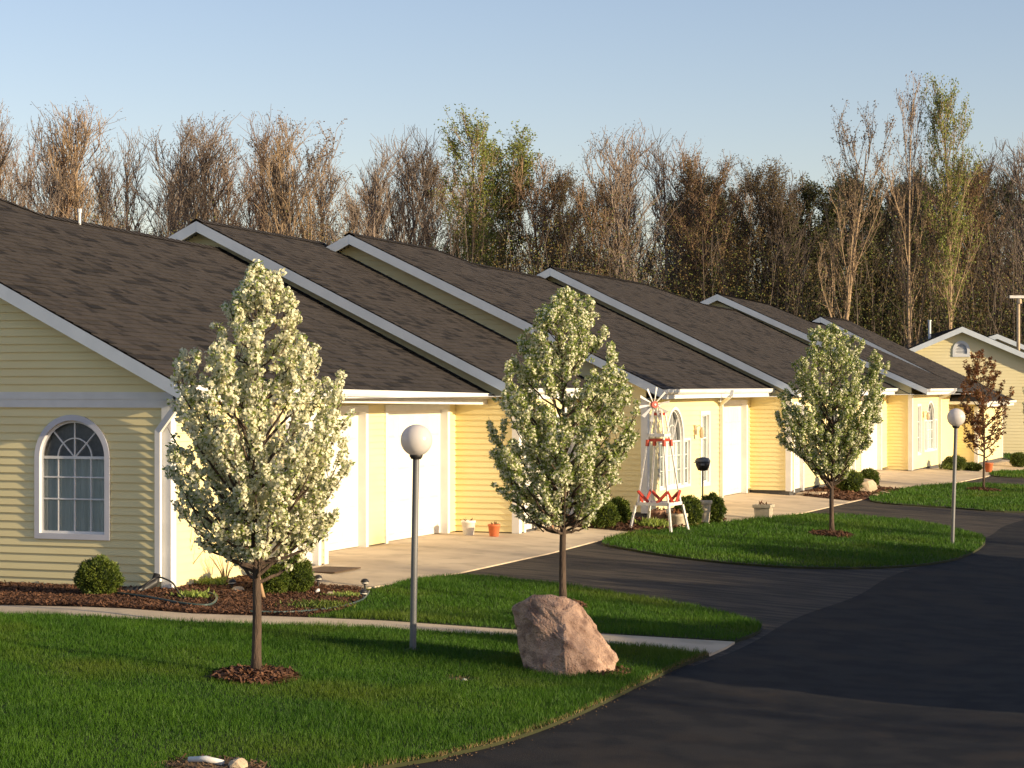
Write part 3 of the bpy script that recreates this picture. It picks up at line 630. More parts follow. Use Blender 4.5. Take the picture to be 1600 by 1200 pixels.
flashing(u5, b5, *R5[:3], 41.9, -4.5, 1.5, R4)
# --- unit 6
R6 = (2.3, 1.98, .512, [(52.0, -3.5), (56.6, -3.5)], dict(hip=(56.6, 58.9), zmin=1.7))
u6, b6 = unit(52.4, 1.9, 58.6, 1.9, 58.65, R6, gar=[], label='last house of the row with a lower hipped roof beside the bronze-leaved tree', z0=-.15, eave_u=58.9)
pr = MB(); pr.quad((.9, 51.3, 1.98), (2.3, 51.3, 1.98), (2.3, 52.0, 2.3), (.9, 52.0, 2.3)); pr.quad((.9, 51.3, 1.95), (2.3, 51.3, 1.95), (2.3, 52.38, 1.95), (.9, 52.38, 1.95)); pr.quad((2.3, 51.3, 1.98), (2.3, 52., 1.98), (2.3, 52.0, 2.3)); pr.quad((.9, 51.3, 1.98), (.9, 52., 1.98), (.9, 52.0, 2.3)); pr.build('pent_roof', SHING, u6, base=b6)
g = MB(); g.box((.85, 51.2, 1.87), (2.41, 51.3, 1.97)); g.box((2.3, 51.3, 1.872), (2.4, 52.01, 1.972)); g.build('gutter', WHITE, u6, base=b6)

# --- separate house beyond the row
def far_house(xr, yr, ze_l, zr_, ze_r, wl, wr, gz, label, depth=14, louver=True, rz=-.10):
    root = empty('gabled_house', (xr, yr, gz), rz, label, 'house')
    sd = MB(); hl, hh, hr = ze_l - gz, zr_ - gz, ze_r - gz
    def gi(z):
        lo = -wl if z < hl else -wl + (z - hl) / (hh - hl) * wl; hi = wr if z < hr else wr - (z - hr) / (hh - hr) * wr; return (lo, hi) if hi - lo > .02 else None
    siding(sd, (0, 0), (1, 0), (0, -1), .1, hh - .06, gi, [Op(-.23, .23, hh - 1.02, hh - .60, .30)] if louver else [], expo=.13)
    siding(sd, (-wl, 0), (0, 1), (-1, 0), .1, hl, lambda z: (0, depth)); siding(sd, (wr, 0), (0, 1), (1, 0), .1, hr, lambda z: (0, depth))
    sd.build('siding', SIDING_F, root)
    core = MB(); core.prism([(-wl + .05, .1, -.5), (wr - .05, .1, -.5), (wr - .05, .1, hr - .1), (0, .1, hh - .1), (-wl + .05, .1, hl - .1)], (0, depth - .2, 0)); core.build('inner_core', DARK, root)
    sl_, sr = (hh - hl) / wl, (hh - hr) / wr; rf = MB(); o_ = .35
    for sg, wx, s_ in ((-1, wl, sl_), (1, wr, sr)):
        e = wx + o_; n = int(e / .16)
        for k in range(n):
            x0, x1 = e - e * k / n, e - e * (k + 1) / n; y = -.35
            while y < depth:
                y2 = min(depth, y + .8 + rnd.random()); t = rnd.random() * .6
                rf.quad((sg * x0, y, hh + .1 - s_ * x0 + .015), (sg * x0, y2, hh + .1 - s_ * x0 + .015), (sg * x1, y2, hh + .1 - s_ * x1), (sg * x1, y, hh + .1 - s_ * x1), t=t); y = y2
    ro = rf.build('roof', SHING, root)
    rb = MB()
    for sg, wx, s_ in ((-1, wl, sl_), (1, wr, sr)):
        e = wx + o_; rb.prism([(0, -.36, hh + .085), (sg * e, -.36, hh + .085 - s_ * e), (sg * e, -.36, hh - .13 - s_ * e), (0, -.36, hh - .14)], (0, .03, 0))
        rb.quad((0, -.33, hh - .05), (sg * e, -.33, hh - .05 - s_ * e), (sg * e, 0, hh - .05 - s_ * e), (0, 0, hh - .05))
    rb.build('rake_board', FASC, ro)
    if louver:
        lv = MB(); op = Op(-.23, .23, hh - 1.02, hh - .60, .30); i = frame_pts(op, 0); x = frame_pts(op, .12); n = len(i)
        lv.raw([(s, -.05, z) for s, z in x] + [(s, -.05, z) for s, z in i] + [(s, .02, z) for s, z in i] + [(s, 0, z) for s, z in x], [f for k in range(n) for j in [(k + 1) % n] for f in ((k, j, n + j, n + k), (n + k, n + j, 2 * n + j, 2 * n + k), (3 * n + k, 3 * n + j, j, k))])
        z = op.z0
        while z < op.z1 - .03:
            a = op(z + .02)
            if a: lv.quad((a[0], -.02, z), (a[1], -.02, z), (a[1], .03, z + .05), (a[0], .03, z + .05))
            z += .06
        lv.build('gable_vent', SOFFIT, root)
    return root
yf = 88.0
fx = (1502 - 800) / F * yf; fz = lambda y, d=yf: CAMH + (HOR - y) / F * d
fh = far_house(fx, yf, fz(546), fz(514), fz(640), 1.95, 7.6, -.62, 'separate pale yellow gabled house with half-round vent beyond the end of the row')
vp = MB(); vp.tube([(-1.0, 3, 4.2), (-1.0, 3, 5.85)], .06, 8); vp.tube([(-1.0, 3, 5.85), (-1.0, 3, 5.9)], .08, 8); vp.build('vent_pipe', SOFFIT, fh)
y2 = 101.0
far_house((1557 - 800) / F * y2, y2, fz(536, y2), fz(525, y2), fz(610, y2), 1.0, 6.0, -.6, 'farthest pale house, only its white-edged roof peak showing beside the utility pole', louver=False)
up = empty('utility_pole', ((1591 - 800) / F * 96, 96, -.6), 0, 'wooden utility pole with pale crossarm at the right edge behind the farthest house', 'utility pole')
m_ = MB(); m_.tube([(0, 0, 0), (0, 0, fz(463, 96) + .6)], [.09, .075], 8); m_.build('pole', STONE, up)
m_ = MB(); zc = fz(464, 96) + .6; m_.box((-.42, -.2, zc - .06), (1.1, -.06, zc + .06)); m_.build('crossarm', WPAINT, up); m_ = MB(); m_.lathe([(0, .12), (.1, .1), (.12, -.1), (0, -.12)], 8, (0, -.2, zc - .2)); m_.build('insulator', STONE, up)
vp = MB(); vv, uu = -5.2, 6.25; vp.tube([(vv, uu, 4.8), (vv, uu, 5.22)], .024, 8); vp.tube([(vv, uu, 5.22), (vv, uu, 5.28)], .036, 8); vp.build('vent_pipe', SOFFIT, u1, base=b1)

# ------------------------------------------------------------------ trees
def unit_v(n, g): 
    d = g.normal(size=(n, 3)); return d / np.linalg.norm(d, axis=1)[:, None]
def poly_at(C, N, r, k, g, cup=0.0):              # k-gons centred at C, facing N
    n = len(C); ref = unit_v(n, g); A = np.cross(N, ref); A /= np.linalg.norm(A, axis=1)[:, None] + 1e-9; B = np.cross(N, A)
    a = np.arange(k) * 2 * math.pi / k; r = np.broadcast_to(r, (n,))
    return C[:, None] + r[:, None, None] * (np.cos(a)[None, :, None] * A[:, None] + np.sin(a)[None, :, None] * B[:, None]) 
def leaf_quads(C, D, L, W, g):                    # pointed leaves: rhombus along D
    n = len(C); ref = unit_v(n, g); A = np.cross(D, ref); A /= np.linalg.norm(A, axis=1)[:, None] + 1e-9
    L = np.broadcast_to(L, (n,))[:, None]; W = np.broadcast_to(W, (n,))[:, None]
    return np.stack([C, C + D * L * .5 + A * W, C + D * L, C + D * L * .5 - A * W], 1)
def bez(p0, p1, p2, n=9):
    t = np.linspace(0, 1, n)[:, None]; return (1 - t) ** 2 * p0 + 2 * t * (1 - t) * p1 + t * t * p2
def garden_tree(seed, px0, base_y, prof, gp, label, trunk_h, kind='pear', clusters=1.0, fork=True, nleaf=3, bloom=1.0):
    g = np.random.default_rng(seed); loc = GW(px0, base_y) if gp is None else Vector(L2W(gp[0], gp[1], terr(*gp))); sc = F / loc.y     # px per metre
    root = empty('blossom_tree' if kind == 'pear' else 'purple_leaf_tree', loc, 0, label, 'tree')
    if kind == 'pear': root['group'] = 'white blossoming pear trees'
    byy = HOR + (CAMH - loc.z) * sc; pr = sorted(((byy - y) / sc, (a - px0) / sc, (b - px0) / sc) for y, a, b in prof)
    zs = np.array([p[0] for p in pr]); la = -np.array([p[1] for p in pr]); ra = np.array([p[2] for p in pr]); H = zs[-1]
    def rad(z, az):
        l_, r_ = np.interp(z, zs, la), np.interp(z, zs, ra); c = math.cos(az); return max(.02, l_ * (1 - c) / 2 + r_ * (1 + c) / 2) * (1 if abs(c) > .5 else .95)
    trunk = []; ph = g.random() * 6
    for k in range(16):
        z = H * .93 * k / 15; trunk.append((.02 * math.sin(z * 2.1 + ph) * min(1, z), .02 * math.cos(z * 1.7 + ph) * min(1, z), z))
    r0 = .047 if kind == 'pear' else .035
    rr = [r0 * 1.25 if k == 0 else (r0 * (1 - .25 * k / 5) if trunk[k][2] < trunk_h else r0 * .75 * max(.12, 1 - (trunk[k][2] - trunk_h) / (H - trunk_h))) for k in range(16)]
    tb = MB(); tb.tube(trunk, rr, 12); tb.build('trunk', BARK, root, smooth=True)
    br = MB(); CL = []; CD = []
    def add(path, r_a, r_b, n=5): 
        br.tube(path, np.linspace(r_a, r_b, len(path)), n, cap=False)
    NL = 78 if kind == 'pear' else 34
    for i in range(NL):
        f = (i + .5) / NL; zt = zs[0] + .12 + (H - zs[0] - .15) * (f ** .9); az = i * 2.39996 + g.normal() * .25
        r_ = rad(zt, az) * (.72 + .30 * g.random()); 
        z_s = max(trunk_h * (.98 + .55 * g.random() ** 1.5), min(zt - .25, zt - r_ * (1.0 + .5 * g.random()))); z_s = max(min(z_s, H * .85, zt - .15 - .25 * r_), trunk_h * .93)
        tk = np.array([np.interp(z_s, [q[2] for q in trunk], [q[0] for q in trunk]), np.interp(z_s, [q[2] for q in trunk], [q[1] for q in trunk]), z_s])
        end = np.array([r_ * math.cos(az), r_ * math.sin(az), zt]); mid = tk * .45 + end * .55 + np.array([.15 * math.cos(az), .15 * math.sin(az), -.12 * r_]) * .8
        mid[2] = min(mid[2], end[2] - .03)
        P = bez(tk, mid, end, 10); P[1:-1] += g.normal(0, .008, (8, 3)); rb = max(.006, .020 * min(1, (H - z_s) / 2)); add(P, rb, .004)
        L = np.linalg.norm(end - tk)
        CL.append(P[5:]); CD.append(np.gradient(P, axis=0)[5:])
        ns = max(3, int(L * 9))
        for j in range(ns):                        # upright shoots along the limb
            t = .25 + .75 * g.random(); p = P[min(9, int(t * 9))]; d = P[-1] - P[4]; d = d / (np.linalg.norm(d) + 1e-9) * .45 + unit_v(1, g)[0] * .5; d[2] = abs(d[2]) * .6 + .55; d /= np.linalg.norm(d)
            ln = (.12 + .33 * g.random()) * (1.15 - .35 * t) * min(1, H / 3)
            q = p + d * ln; rq = math.hypot(q[0], q[1]); lim = rad(q[2], math.atan2(q[1], q[0])) if q[2] < H else .02
            if rq > lim: q[:2] *= lim / rq
            if q[2] > H: q[2] = H
            pm = (p + q) / 2 + np.array([d[0], d[1], -.2]) * ln * .12; Q = bez(p, pm, q, 5); add(Q, .0045, .002, 4); CL.append(Q[1:]); CD.append(np.gradient(Q, axis=0)[1:])
    if kind == 'pear':
        for i in range(15):
            az = i * 2.4 + g.random(); zt = zs[0] + (H - zs[0]) * (.15 + .50 * g.random()); r_ = rad(zt, az) * (.84 + .12 * g.random()); p = np.array([r_ * math.cos(az), r_ * math.sin(az), zt])
            b0 = np.array([p[0] * .3, p[1] * .3, max(zs[0] + .05, zt - r_ * .8 - .1)]); p[2] = max(p[2], b0[2] + .12); q = p + np.array([p[0] * .04 + g.normal(0, .02), p[1] * .04 + g.normal(0, .02), (.18 + .20 * g.random()) * H / 3.4])
            P = bez(b0, p * [1, 1, 1] - [0, 0, .1], q, 9); add(P, .009, .002, 4); CL.append(P[4:]); CD.append(P[4:]); CL.append(P[6:]); CD.append(P[6:])
    CL.append(np.array(trunk[9:])); CD.append(np.gradient(np.array(trunk), axis=0)[9:])
    br.build('branches', BARK, root, smooth=True)
    # clusters sampled along the shoots
    segs = []
    for P in CL:
        for a, b in zip(P, P[1:]): segs.append((a, b))
    A = np.array([s[0] for s in segs]); B = np.array([s[1] for s in segs]); ln = np.linalg.norm(B - A, axis=1)
    n = int(ln.sum() / (.034 if kind == 'pear' else .030) * clusters); idx = g.choice(len(segs), n, p=ln / ln.sum()); t = g.random(n)[:, None]; C = A[idx] * (1 - t) + B[idx] * t + g.normal(0, .012, (n, 3))
    C = C[C[:, 2] > zs[0] - .02]; n = len(C)
    if kind == 'pear':
        k = int(18 * bloom); cr = .028 + .016 * g.random(n); D = unit_v(n * k, g); D[:, 2] = D[:, 2] * .8 + .25; D /= np.linalg.norm(D, axis=1)[:, None]
        FC = np.repeat(C, k, 0) + D * np.repeat(cr, k)[:, None] * (.7 + .5 * g.random(n * k))[:, None]; keep = g.random(n * k) < np.repeat(.45 + .55 * g.random(n), k)
        keep &= g.random(n * k) < np.repeat(np.where(g.random(n) < .18, .2, 1), k)
        FC, D2 = FC[keep], D[keep] + .5 * unit_v(keep.sum(), g); D2 /= np.linalg.norm(D2, axis=1)[:, None]
        V = poly_at(FC, D2, .0125 + .005 * g.random(len(FC)), 5, g); npmesh('blossoms', V, 5, PETAL, root)
        k = nleaf; D = unit_v(n * k, g); D[:, 2] = D[:, 2] * .6 + .3; D /= np.linalg.norm(D, axis=1)[:, None]; V = leaf_quads(np.repeat(C, k, 0) + D * .008, D, .038 + .022 * g.random(n * k), .008 + .004 * g.random(n * k), g); npmesh('leaves', V, 4, LEAF, root)
    else:
        k = 6; D = unit_v(n * k, g); D[:, 2] = D[:, 2] * .6 + .3; D /= np.linalg.norm(D, axis=1)[:, None]; V = leaf_quads(np.repeat(C, k, 0) + D * .006, D, .055 + .035 * g.random(n * k), .015 + .006 * g.random(n * k), g); npmesh('leaves', V, 4, LEAFR, root)
    return root
garden_tree(11, 393, 1062, [(893, 350, 440), (860, 300, 480), (830, 280, 508), (790, 262, 520), (740, 248, 548), (680, 250, 545), (630, 258, 545), (600, 262, 530), (570, 266, 505), (530, 300, 490), (495, 330, 460), (460, 350, 452), (440, 378, 440), (414, 398, 428)], T1, 'largest white-flowering pear tree, in front of the nearest house corner', .93)
garden_tree(23, 881, 950, [(838, 862, 905), (815, 825, 935), (790, 790, 950), (760, 768, 975), (720, 748, 990), (680, 755, 1000), (640, 768, 1003), (600, 785, 995), (570, 795, 975), (540, 808, 955), (510, 822, 948), (490, 835, 940), (470, 860, 925), (454, 895, 915)], T2, 'middle white-flowering pear tree, rising behind the pink boulder', .98, nleaf=9, bloom=.75)
garden_tree(37, 1300, 838, [(752, 1285, 1315), (735, 1262, 1335), (705, 1240, 1352), (680, 1204, 1365), (640, 1212, 1382), (610, 1222, 1392), (580, 1235, 1388), (555, 1240, 1375), (535, 1258, 1350), (520, 1265, 1332), (508, 1266, 1290)], T3, 'smaller greenish-white flowering pear tree on the lawn before the fourth house', .78, clusters=.85, nleaf=13, bloom=.7)
garden_tree(41, 1537, 768, [(715, 1525, 1545), (700, 1512, 1560), (670, 1500, 1572), (640, 1496, 1580), (610, 1492, 1586), (585, 1498, 1570), (565, 1502, 1562), (548, 1508, 1535)], T4, 'slim bronze-leaved ornamental tree by the far globe lamp', .95, kind='plum', clusters=.5)
garden_tree(53, 1634, 772, [(710, 1618, 1650), (680, 1604, 1668), (640, 1594, 1676), (600, 1600, 1670), (560, 1612, 1652), (530, 1628, 1640)], None, 'green-tipped pear tree mostly out of view at the right edge', .8, clusters=.7)

# --- bare woods behind the houses
BARKS = [M('bark_grey', (.30, .235, .185), (.19, .15, .12), rough=.95, scale=2), M('bark_tan', (.40, .29, .18), (.25, .18, .115), rough=.95, scale=2), M('bark_dark', (.15, .118, .094), (.09, .07, .057), rough=.95, scale=2), M('bark_red', (.32, .21, .135), (.19, .128, .088), rough=.95, scale=2)]
BUDS = {'bare': M('bud_tan', (.26, .18, .12), (.16, .12, .08), rough=.8, island=True, transl=.2), 'green': M('bud_green', (.19, .25, .045), (.28, .30, .07), rough=.6, island=True, transl=.35), 'brown': M('bud_olive', (.13, .092, .034), (.20, .145, .05), rough=.8, island=True, transl=.2), 'dark': M('leaf_dark', (.042, .054, .014), (.085, .085, .024), rough=.8, island=True, transl=.15)}
def bare_tree(seed, spread=.16, first=.25, nl=26, buds=0, budsize=.05, rbase=.14, twig=.010, depth3=4):
    # unit-height tree in metres for H = 14
    g = np.random.default_rng(seed); H = 14.0; paths = []; tips = []
    def grow(p, d, L, r, lev):
        n = 6 if lev < 2 else 4; P = [p]; q = p.copy(); dd = d.copy()
        for i in range(n): dd = dd + g.normal(0, .05 + .03 * lev, 3); dd[2] += .10; dd /= np.linalg.norm(dd); q = q + dd * L / n; P.append(q)
        P = np.array(P); paths.append((P, np.linspace(r, max(twig * .6, r * .3), n + 1), lev)); return P
    T = [np.zeros(3)]; q = np.zeros(3); d = np.array([0, 0, 1.]); d[:2] = g.normal(0, .02, 2)
    fork = g.random() < .5; fz_ = H * (.25 + .25 * g.random())
    for k in range(12): d = d + np.array([*g.normal(0, .03, 2), .04]); d /= np.linalg.norm(d); q = q + d * H / 12; T.append(q)
    T = np.array(T); rT = np.linspace(rbase, .02, 13); trunk = [(T, rT)]
    lims = []
    for i in range(nl):
        f = first + (.97 - first) * ((i + g.random()) / nl) ** 1.0; z = f * 12; k = min(11, int(z)); p = T[k] + (T[k + 1] - T[k]) * (z - k)
        az = i * 2.4 + g.normal() * .4; el = R(56 + 19 * g.random()); dd = np.array([math.cos(az) * math.cos(el), math.sin(az) * math.cos(el), math.sin(el)])
        L = H * spread * 2.0 * (1.15 - f * .75) * (.6 + .6 * g.random())
        L = min(L, (H * 1.02 - p[2]) * 1.0 + .4); lims.append(grow(p, dd, L, max(.02, rbase * .42 * (1.1 - f)), 1))
    for P in lims:
        m = 7
        for j in range(m):
            t = .2 + .8 * (j + g.random()) / m; k = min(len(P) - 2, int(t * (len(P) - 1))); p = P[k] + (P[k + 1] - P[k]) * (t * (len(P) - 1) - k if k < len(P) - 1 else 0)
            dd = (P[k + 1] - P[k]); dd /= np.linalg.norm(dd); dd = dd + g.normal(0, .32, 3); dd[2] += .42; dd /= np.linalg.norm(dd)
            Q = grow(p, dd, (.7 + 1.0 * g.random()) * (1.25 - t * .5), .016, 2)
            for i in range(depth3):
                k2 = g.integers(1, len(Q)); d3 = dd + g.normal(0, .40, 3); d3[2] += .5; d3 /= np.linalg.norm(d3); W = grow(Q[k2], d3, .35 + .55 * g.random(), twig, 3); tips.append(W[2:])
    return trunk, paths, np.concatenate(tips)
PROTO = {}
def proto(key, seed, kind, bark, **kw):
    nb = kw.pop('nb', 0); bs = kw.pop('bs', .05); trunk, paths, tips = bare_tree(seed, **kw); zm = np.percentile(np.concatenate([p[0][:, 2] for p in paths]), 99.7); kz = np.array([1, 1, 14 / zm]); trunk = [(P * kz, r) for P, r in trunk]; paths = [(P * kz, r, l) for P, r, l in paths]; tips = tips * kz; g = np.random.default_rng(seed + 99)
    tm = MB()
    for P, r in trunk: tm.tube(P, r, 7, cap=False)
    def me(mb, nm, mat):
        o = mb.build(nm, mat, smooth=True); d = o.data; bpy.data.objects.remove(o); return d
    bm_ = MB()
    for P, r, lev in paths: bm_.tube(P, r, 4 if lev < 2 else 3, cap=False)
    res = [('trunk', me(tm, 'trunk', BARKS[bark])), ('branches', me(bm_, 'branches', BARKS[bark]))]
    if nb:
        C = tips[g.integers(0, len(tips), nb)] + g.normal(0, .07, (nb, 3)); D = unit_v(nb, g); V = leaf_quads(C, D, bs * (.7 + .6 * g.random(nb)), bs * .28, g)
        o = npmesh('buds', V, 4, BUDS[kind]); res.append(('leaves' if kind != 'bare' else 'buds', o.data)); bpy.data.objects.remove(o)
    PROTO[key] = res
for i in range(3): proto('bare%d' % i, 100 + i, 'bare', (1, 3, 0)[i], nb=2600, bs=.06, spread=.13 + .015 * i, first=.22)
proto('grey0', 110, 'bare', 0, nb=1200, bs=.05, spread=.15, first=.2); proto('grey1', 111, 'bare', 2, nb=800, bs=.05, spread=.14, first=.18, nl=30)
proto('green0', 120, 'green', 1, nb=12000, bs=.11, spread=.17, first=.35); proto('green1', 121, 'green', 1, nb=9000, bs=.10, spread=.14, first=.3)
proto('brown0', 130, 'brown', 2, nb=15000, bs=.085, depth3=9, spread=.22, first=.12, nl=34); proto('brown1', 131, 'brown', 3, nb=11000, bs=.08, depth3=9, spread=.2, first=.12, nl=30)
proto('pale0', 140, 'bare', 1, nb=3500, bs=.09, spread=.20, first=.22, nl=16, rbase=.17); proto('dark0', 150, 'dark', 2, nb=20000, bs=.11, depth3=8, spread=.22, first=.1, nl=34)
NAMES = {'bare': 'bare_tree', 'grey': 'bare_tree', 'pale': 'bare_tree', 'green': 'budding_tree', 'brown': 'leafing_tree', 'dark': 'leafing_tree'}
rt = random.Random(9)
def woods_tree(px, topy, D, key, label, group, ws=1.0):
    H = CAMH + (HOR - topy) / F * D + .7; s = H / 14.0
    r = empty(NAMES[key[:-1]], ((px - 800) / F * D, D, -.7), rt.random() * 6.28, label, 'tree', group); r.scale = (s * ws, s * ws, s)
    for nm, d in PROTO[key]: o = bpy.data.objects.new(nm, d); COL.objects.link(o); o.parent = r
    return r
FRONT = [
 (8, 165, 'bare0', 'tan bare tree at the left edge of the woods'), (48, 160, 'bare2', 'second bare tree from the left edge of the woods'), (92, 172, 'bare1', 'reddish bare tree left of the roof vent pipe'),
 (140, 168, 'bare0', 'tan bare tree directly above the roof vent pipe'), (195, 205, 'grey0', 'grey bare tree just right of the roof vent pipe'), (238, 200, 'bare2', 'thin bare tree left of the second roof peak'),
 (322, 182, 'bare1', 'reddish bare tree rising above the second roof peak'), (285, 215, 'grey1', 'dark bare tree right behind the second roof peak'), (372, 200, 'bare2', 'bare tree right of the second roof peak'),
 (412, 178, 'bare1', 'tallest pinkish bare tree between the second and third roof peaks'), (448, 190, 'bare0', 'tan bare tree above the top of the largest blossom tree'), (522, 200, 'pale0', 'pale bare tree left of the third roof peak'),
 (488, 235, 'grey1', 'short dark bare tree between two taller ones near the third roof peak'), (575, 225, 'grey0', 'grey bare tree right of the third roof peak'), (618, 215, 'grey1', 'dark thin bare tree left of the green-tipped pair'),
 (655, 212, 'grey0', 'grey bare tree touching the green-tipped pair from the left'), (718, 188, 'green1', 'left tree of the green-tipped pair above the third roof'), (775, 205, 'green0', 'right tree of the green-tipped pair above the third roof'),
 (828, 255, 'brown1', 'brownish tree filling the dip behind the fourth roof peak'), (872, 268, 'brown0', 'low rounded olive-brown tree above the fourth roof peak'), (920, 290, 'brown1', 'lowest brown tree in the gap above the middle blossom tree'),
 (965, 198, 'bare1', 'tall reddish bare tree right of the gap in the woods'), (1000, 215, 'bare2', 'bare tree second from the gap in the woods'), (1048, 212, 'grey0', 'grey bare tree above the fourth roof'), (1090, 225, 'bare1', 'bare tree left of the fifth roof peak'),
 (1130, 245, 'brown1', 'brown leafing tree above the fifth roof peak'), (1172, 262, 'brown0', 'broad brown-green tree between the fifth roof peak and the pale tree'), (1215, 275, 'grey1', 'short dark bare tree left of the tall pale tree'),
 (1245, 285, 'dark0', 'dark green tree at the foot of the tall pale tree'), (1345, 280, 'dark0', 'dark green tree right behind the tall pale tree'), (1375, 250, 'grey1', 'dark bare tree between the two tallest trees'),
 (1545, 225, 'grey1', 'dark bare tree above the far house peak'), (1590, 212, 'grey1', 'dark bare tree over the utility pole'), (1515, 260, 'brown1', 'brown tree behind the far house'), (1625, 225, 'grey0', 'grey bare tree cut off by the right edge')]
FRONT2 = [(1308, 165, 'pale0', 'tall pale many-limbed bare tree above the sixth roof peak', .9), (1430, 125, 'pale0', 'tallest pale tree, left of a pair above the far house', .6), (1478, 132, 'green1', 'tall green-tipped tree, right of a pair above the far house', .8)]
for i, (px, ty, k, lb) in enumerate(FRONT): woods_tree(px, ty + rt.randint(-6, 6), 108 + rt.random() * 9, k, lb, 'trees of the wood edge behind the roofs', 1.15 + .35 * rt.random())
for px, ty, k, lb, ws in FRONT2: woods_tree(px, ty, 104, k, lb, 'trees of the wood edge behind the roofs', ws)
tops = [(0, 190), (130, 200), (200, 225), (300, 220), (440, 215), (600, 240), (740, 240), (860, 300), (920, 310), (1000, 240), (1100, 265), (1220, 300), (1300, 290), (1420, 270), (1600, 250)]
for i in range(52):
    px = -60 + 1720 * (i + rt.random()) / 52; ty = np.interp(px, [t[0] for t in tops], [t[1] for t in tops]) + rt.random() * 60
    woods_tree(px, ty, 120 + rt.random() * 14, rt.choice(['bare0', 'bare1', 'bare2', 'grey0', 'grey1', 'grey1', 'brown1'] if px < 1020 else ['grey1', 'brown1', 'brown0', 'dark0', 'dark0']), 'slender tree deep in the woods, mostly hidden by the front trees', 'trees deep in the woods', 1.1)
# undergrowth along the wood edge
g = np.random.default_rng(3)
def thicket(n, x0, x1, y0, y1, hfun, mat, size, name, label):
    X = x0 + (x1 - x0) * g.random(n); Y = y0 + (y1 - y0) * g.random(n); hm = np.array([hfun(x / y * F + 800) for x, y in zip(X, Y)]) * (.72 + .42 * value_noise(np.c_[X + 50, Y], .4, 5)) * (.88 + .2 * value_noise(np.c_[X + 50, Y], 1.3, 6)); Z = -.7 + hm * g.random(n) ** 1.05
    D = unit_v(n, g); V = leaf_quads(np.c_[X, Y, Z], D, size * (.6 + .8 * g.random(n)), size * .3, g); o = npmesh(name, V, 4, mat); return tag(o, label, 'undergrowth', kind='stuff')
hf = lambda px: np.interp(px, [-100, 200, 430, 700, 850, 1000, 1300, 1700], [12.2, 12.0, 11.0, 10.4, 11.5, 11.0, 10.5, 10.0])
thicket(240000, -36, 38, 103, 121, lambda p: hf(p) * .80, BUDS['dark'], .14, 'undergrowth', 'dark green brush under the bare trees')
thicket(150000, -36, 38, 103, 119, lambda p: hf(p) * 1.0, BUDS['brown'], .11, 'undergrowth', 'brown leafing brush under the bare trees')
thicket(60000, -36, 38, 102, 119, lambda p: hf(p) * 1.0 + np.interp(p, [700, 1300, 1500], [0, .8, 1.5]), BUDS['green'], .09, 'undergrowth', 'yellow-green sprouting brush under the bare trees')
st_ = MB()
for i in range(1000):
    x = -36 + 74 * g.random(); y = 103 + 20 * g.random(); h = hf(x / y * F + 800) * (.55 + .5 * g.random()); d = g.normal(0, .9, 2)
    st_.tube([(x, y, -.7), (x + d[0] * .4 + g.normal(0, .1), y + d[1] * .4, h * .35), (x + d[0] * .6 + g.normal(0, .12), y + d[1] * .7, h * .7), (x + d[0], y + d[1], h)], [.035, .03, .02, .008], 3, cap=False)
    for b in range(7):
        t = .35 + .6 * g.random(); q = (x + d[0] * t, y + d[1] * t, h * t); e = g.normal(0, .5, 2); l = .6 + g.random() * 1.2
        st_.tube([q, (q[0] + e[0] * .6, q[1] + e[1] * .6, q[2] + l * .5), (q[0] + e[0], q[1] + e[1], q[2] + l)], [.012, .009, .005], 3, cap=False)
tag(st_.build('undergrowth_stems', BARKS[2], smooth=True), 'thin bare stems of brush along the wood edge', 'undergrowth', kind='stuff')

# ------------------------------------------------------------------ shrubs
def shrub(px, py, wpx, hpx, label, seed, group='rounded evergreen shrubs', loc=None):
    g = np.random.default_rng(seed); p = loc or GW(px, py); sc = F / p.y; a = wpx / sc / 2; c = hpx / sc / 2
    root = empty('round_shrub', p, 0, label, 'shrub', group)
    core = MB(); v, f = ico(1, sub=3); core.raw([(x * a * .86, y * a * .86, z * c * .86 + c) for x, y, z in v], f); core.build('inner_mass', SHRUBC, root, smooth=True)
    n = int(9000 * min(1, (a / .3)) ** 1) if sc > 110 else 3500; D = unit_v(n, g); lump = 1 + .10 * np.sin(D[:, 0] * 7 + seed) * np.cos(D[:, 2] * 6 + seed) + .05 * np.sin(D[:, 1] * 13 + D[:, 2] * 9)
    q = np.where(D[:, 2] < 0, .93, 1.0); r = lump * (.84 + .22 * g.random(n)); C = np.c_[D[:, 0] * a * r, D[:, 1] * a * r, D[:, 2] * c * r * q + c]
    U = D * .8 + unit_v(n, g) * .7; U[:, 2] += .3; U /= np.linalg.norm(U, axis=1)[:, None]; s = .03 if sc > 110 else .045
    npmesh('foliage', leaf_quads(C, U, s * (.7 + .8 * g.random(n)), s * .22, g), 4, SHRUB, root)
    return root
shrub(154, 933, 66, 60, 'round clipped shrub under the arched gable window', 1)
shrub(460, 929, 54, 58, 'round clipped shrub nearest the first entry door, right of a pair', 2)
shrub(423, 931, 50, 48, 'round clipped shrub behind the pear trunk, left of a pair', 3)
shrub(942, 826, 44, 42, 'left shrub of the pair beside the yellow wall left of the windmill', 4)
shrub(966, 820, 34, 40, 'right shrub of the pair beside the yellow wall left of the windmill', 5)
shrub(1075, 823, 40, 46, 'shrub between the cream tub and the tall urn', 6)
shrub(1112, 818, 38, 44, 'shrub directly behind the tall cream urn', 7)
shrub(1329, 770, 40, 34, 'larger left shrub beside the pale boulder at the fourth house', 8)
shrub(1357, 764, 30, 30, 'smaller right shrub behind the pale boulder at the fourth house', 9)
shrub(1492, 735, 34, 22, 'low dark shrub right behind the far globe lamp', 10)
shrub(1518, 736, 30, 12, 'flat low shrub between the far globe lamp and the bronze tree', 11)
shrub(1592, 730, 26, 22, 'dark shrub against the far house at the right edge', 12)
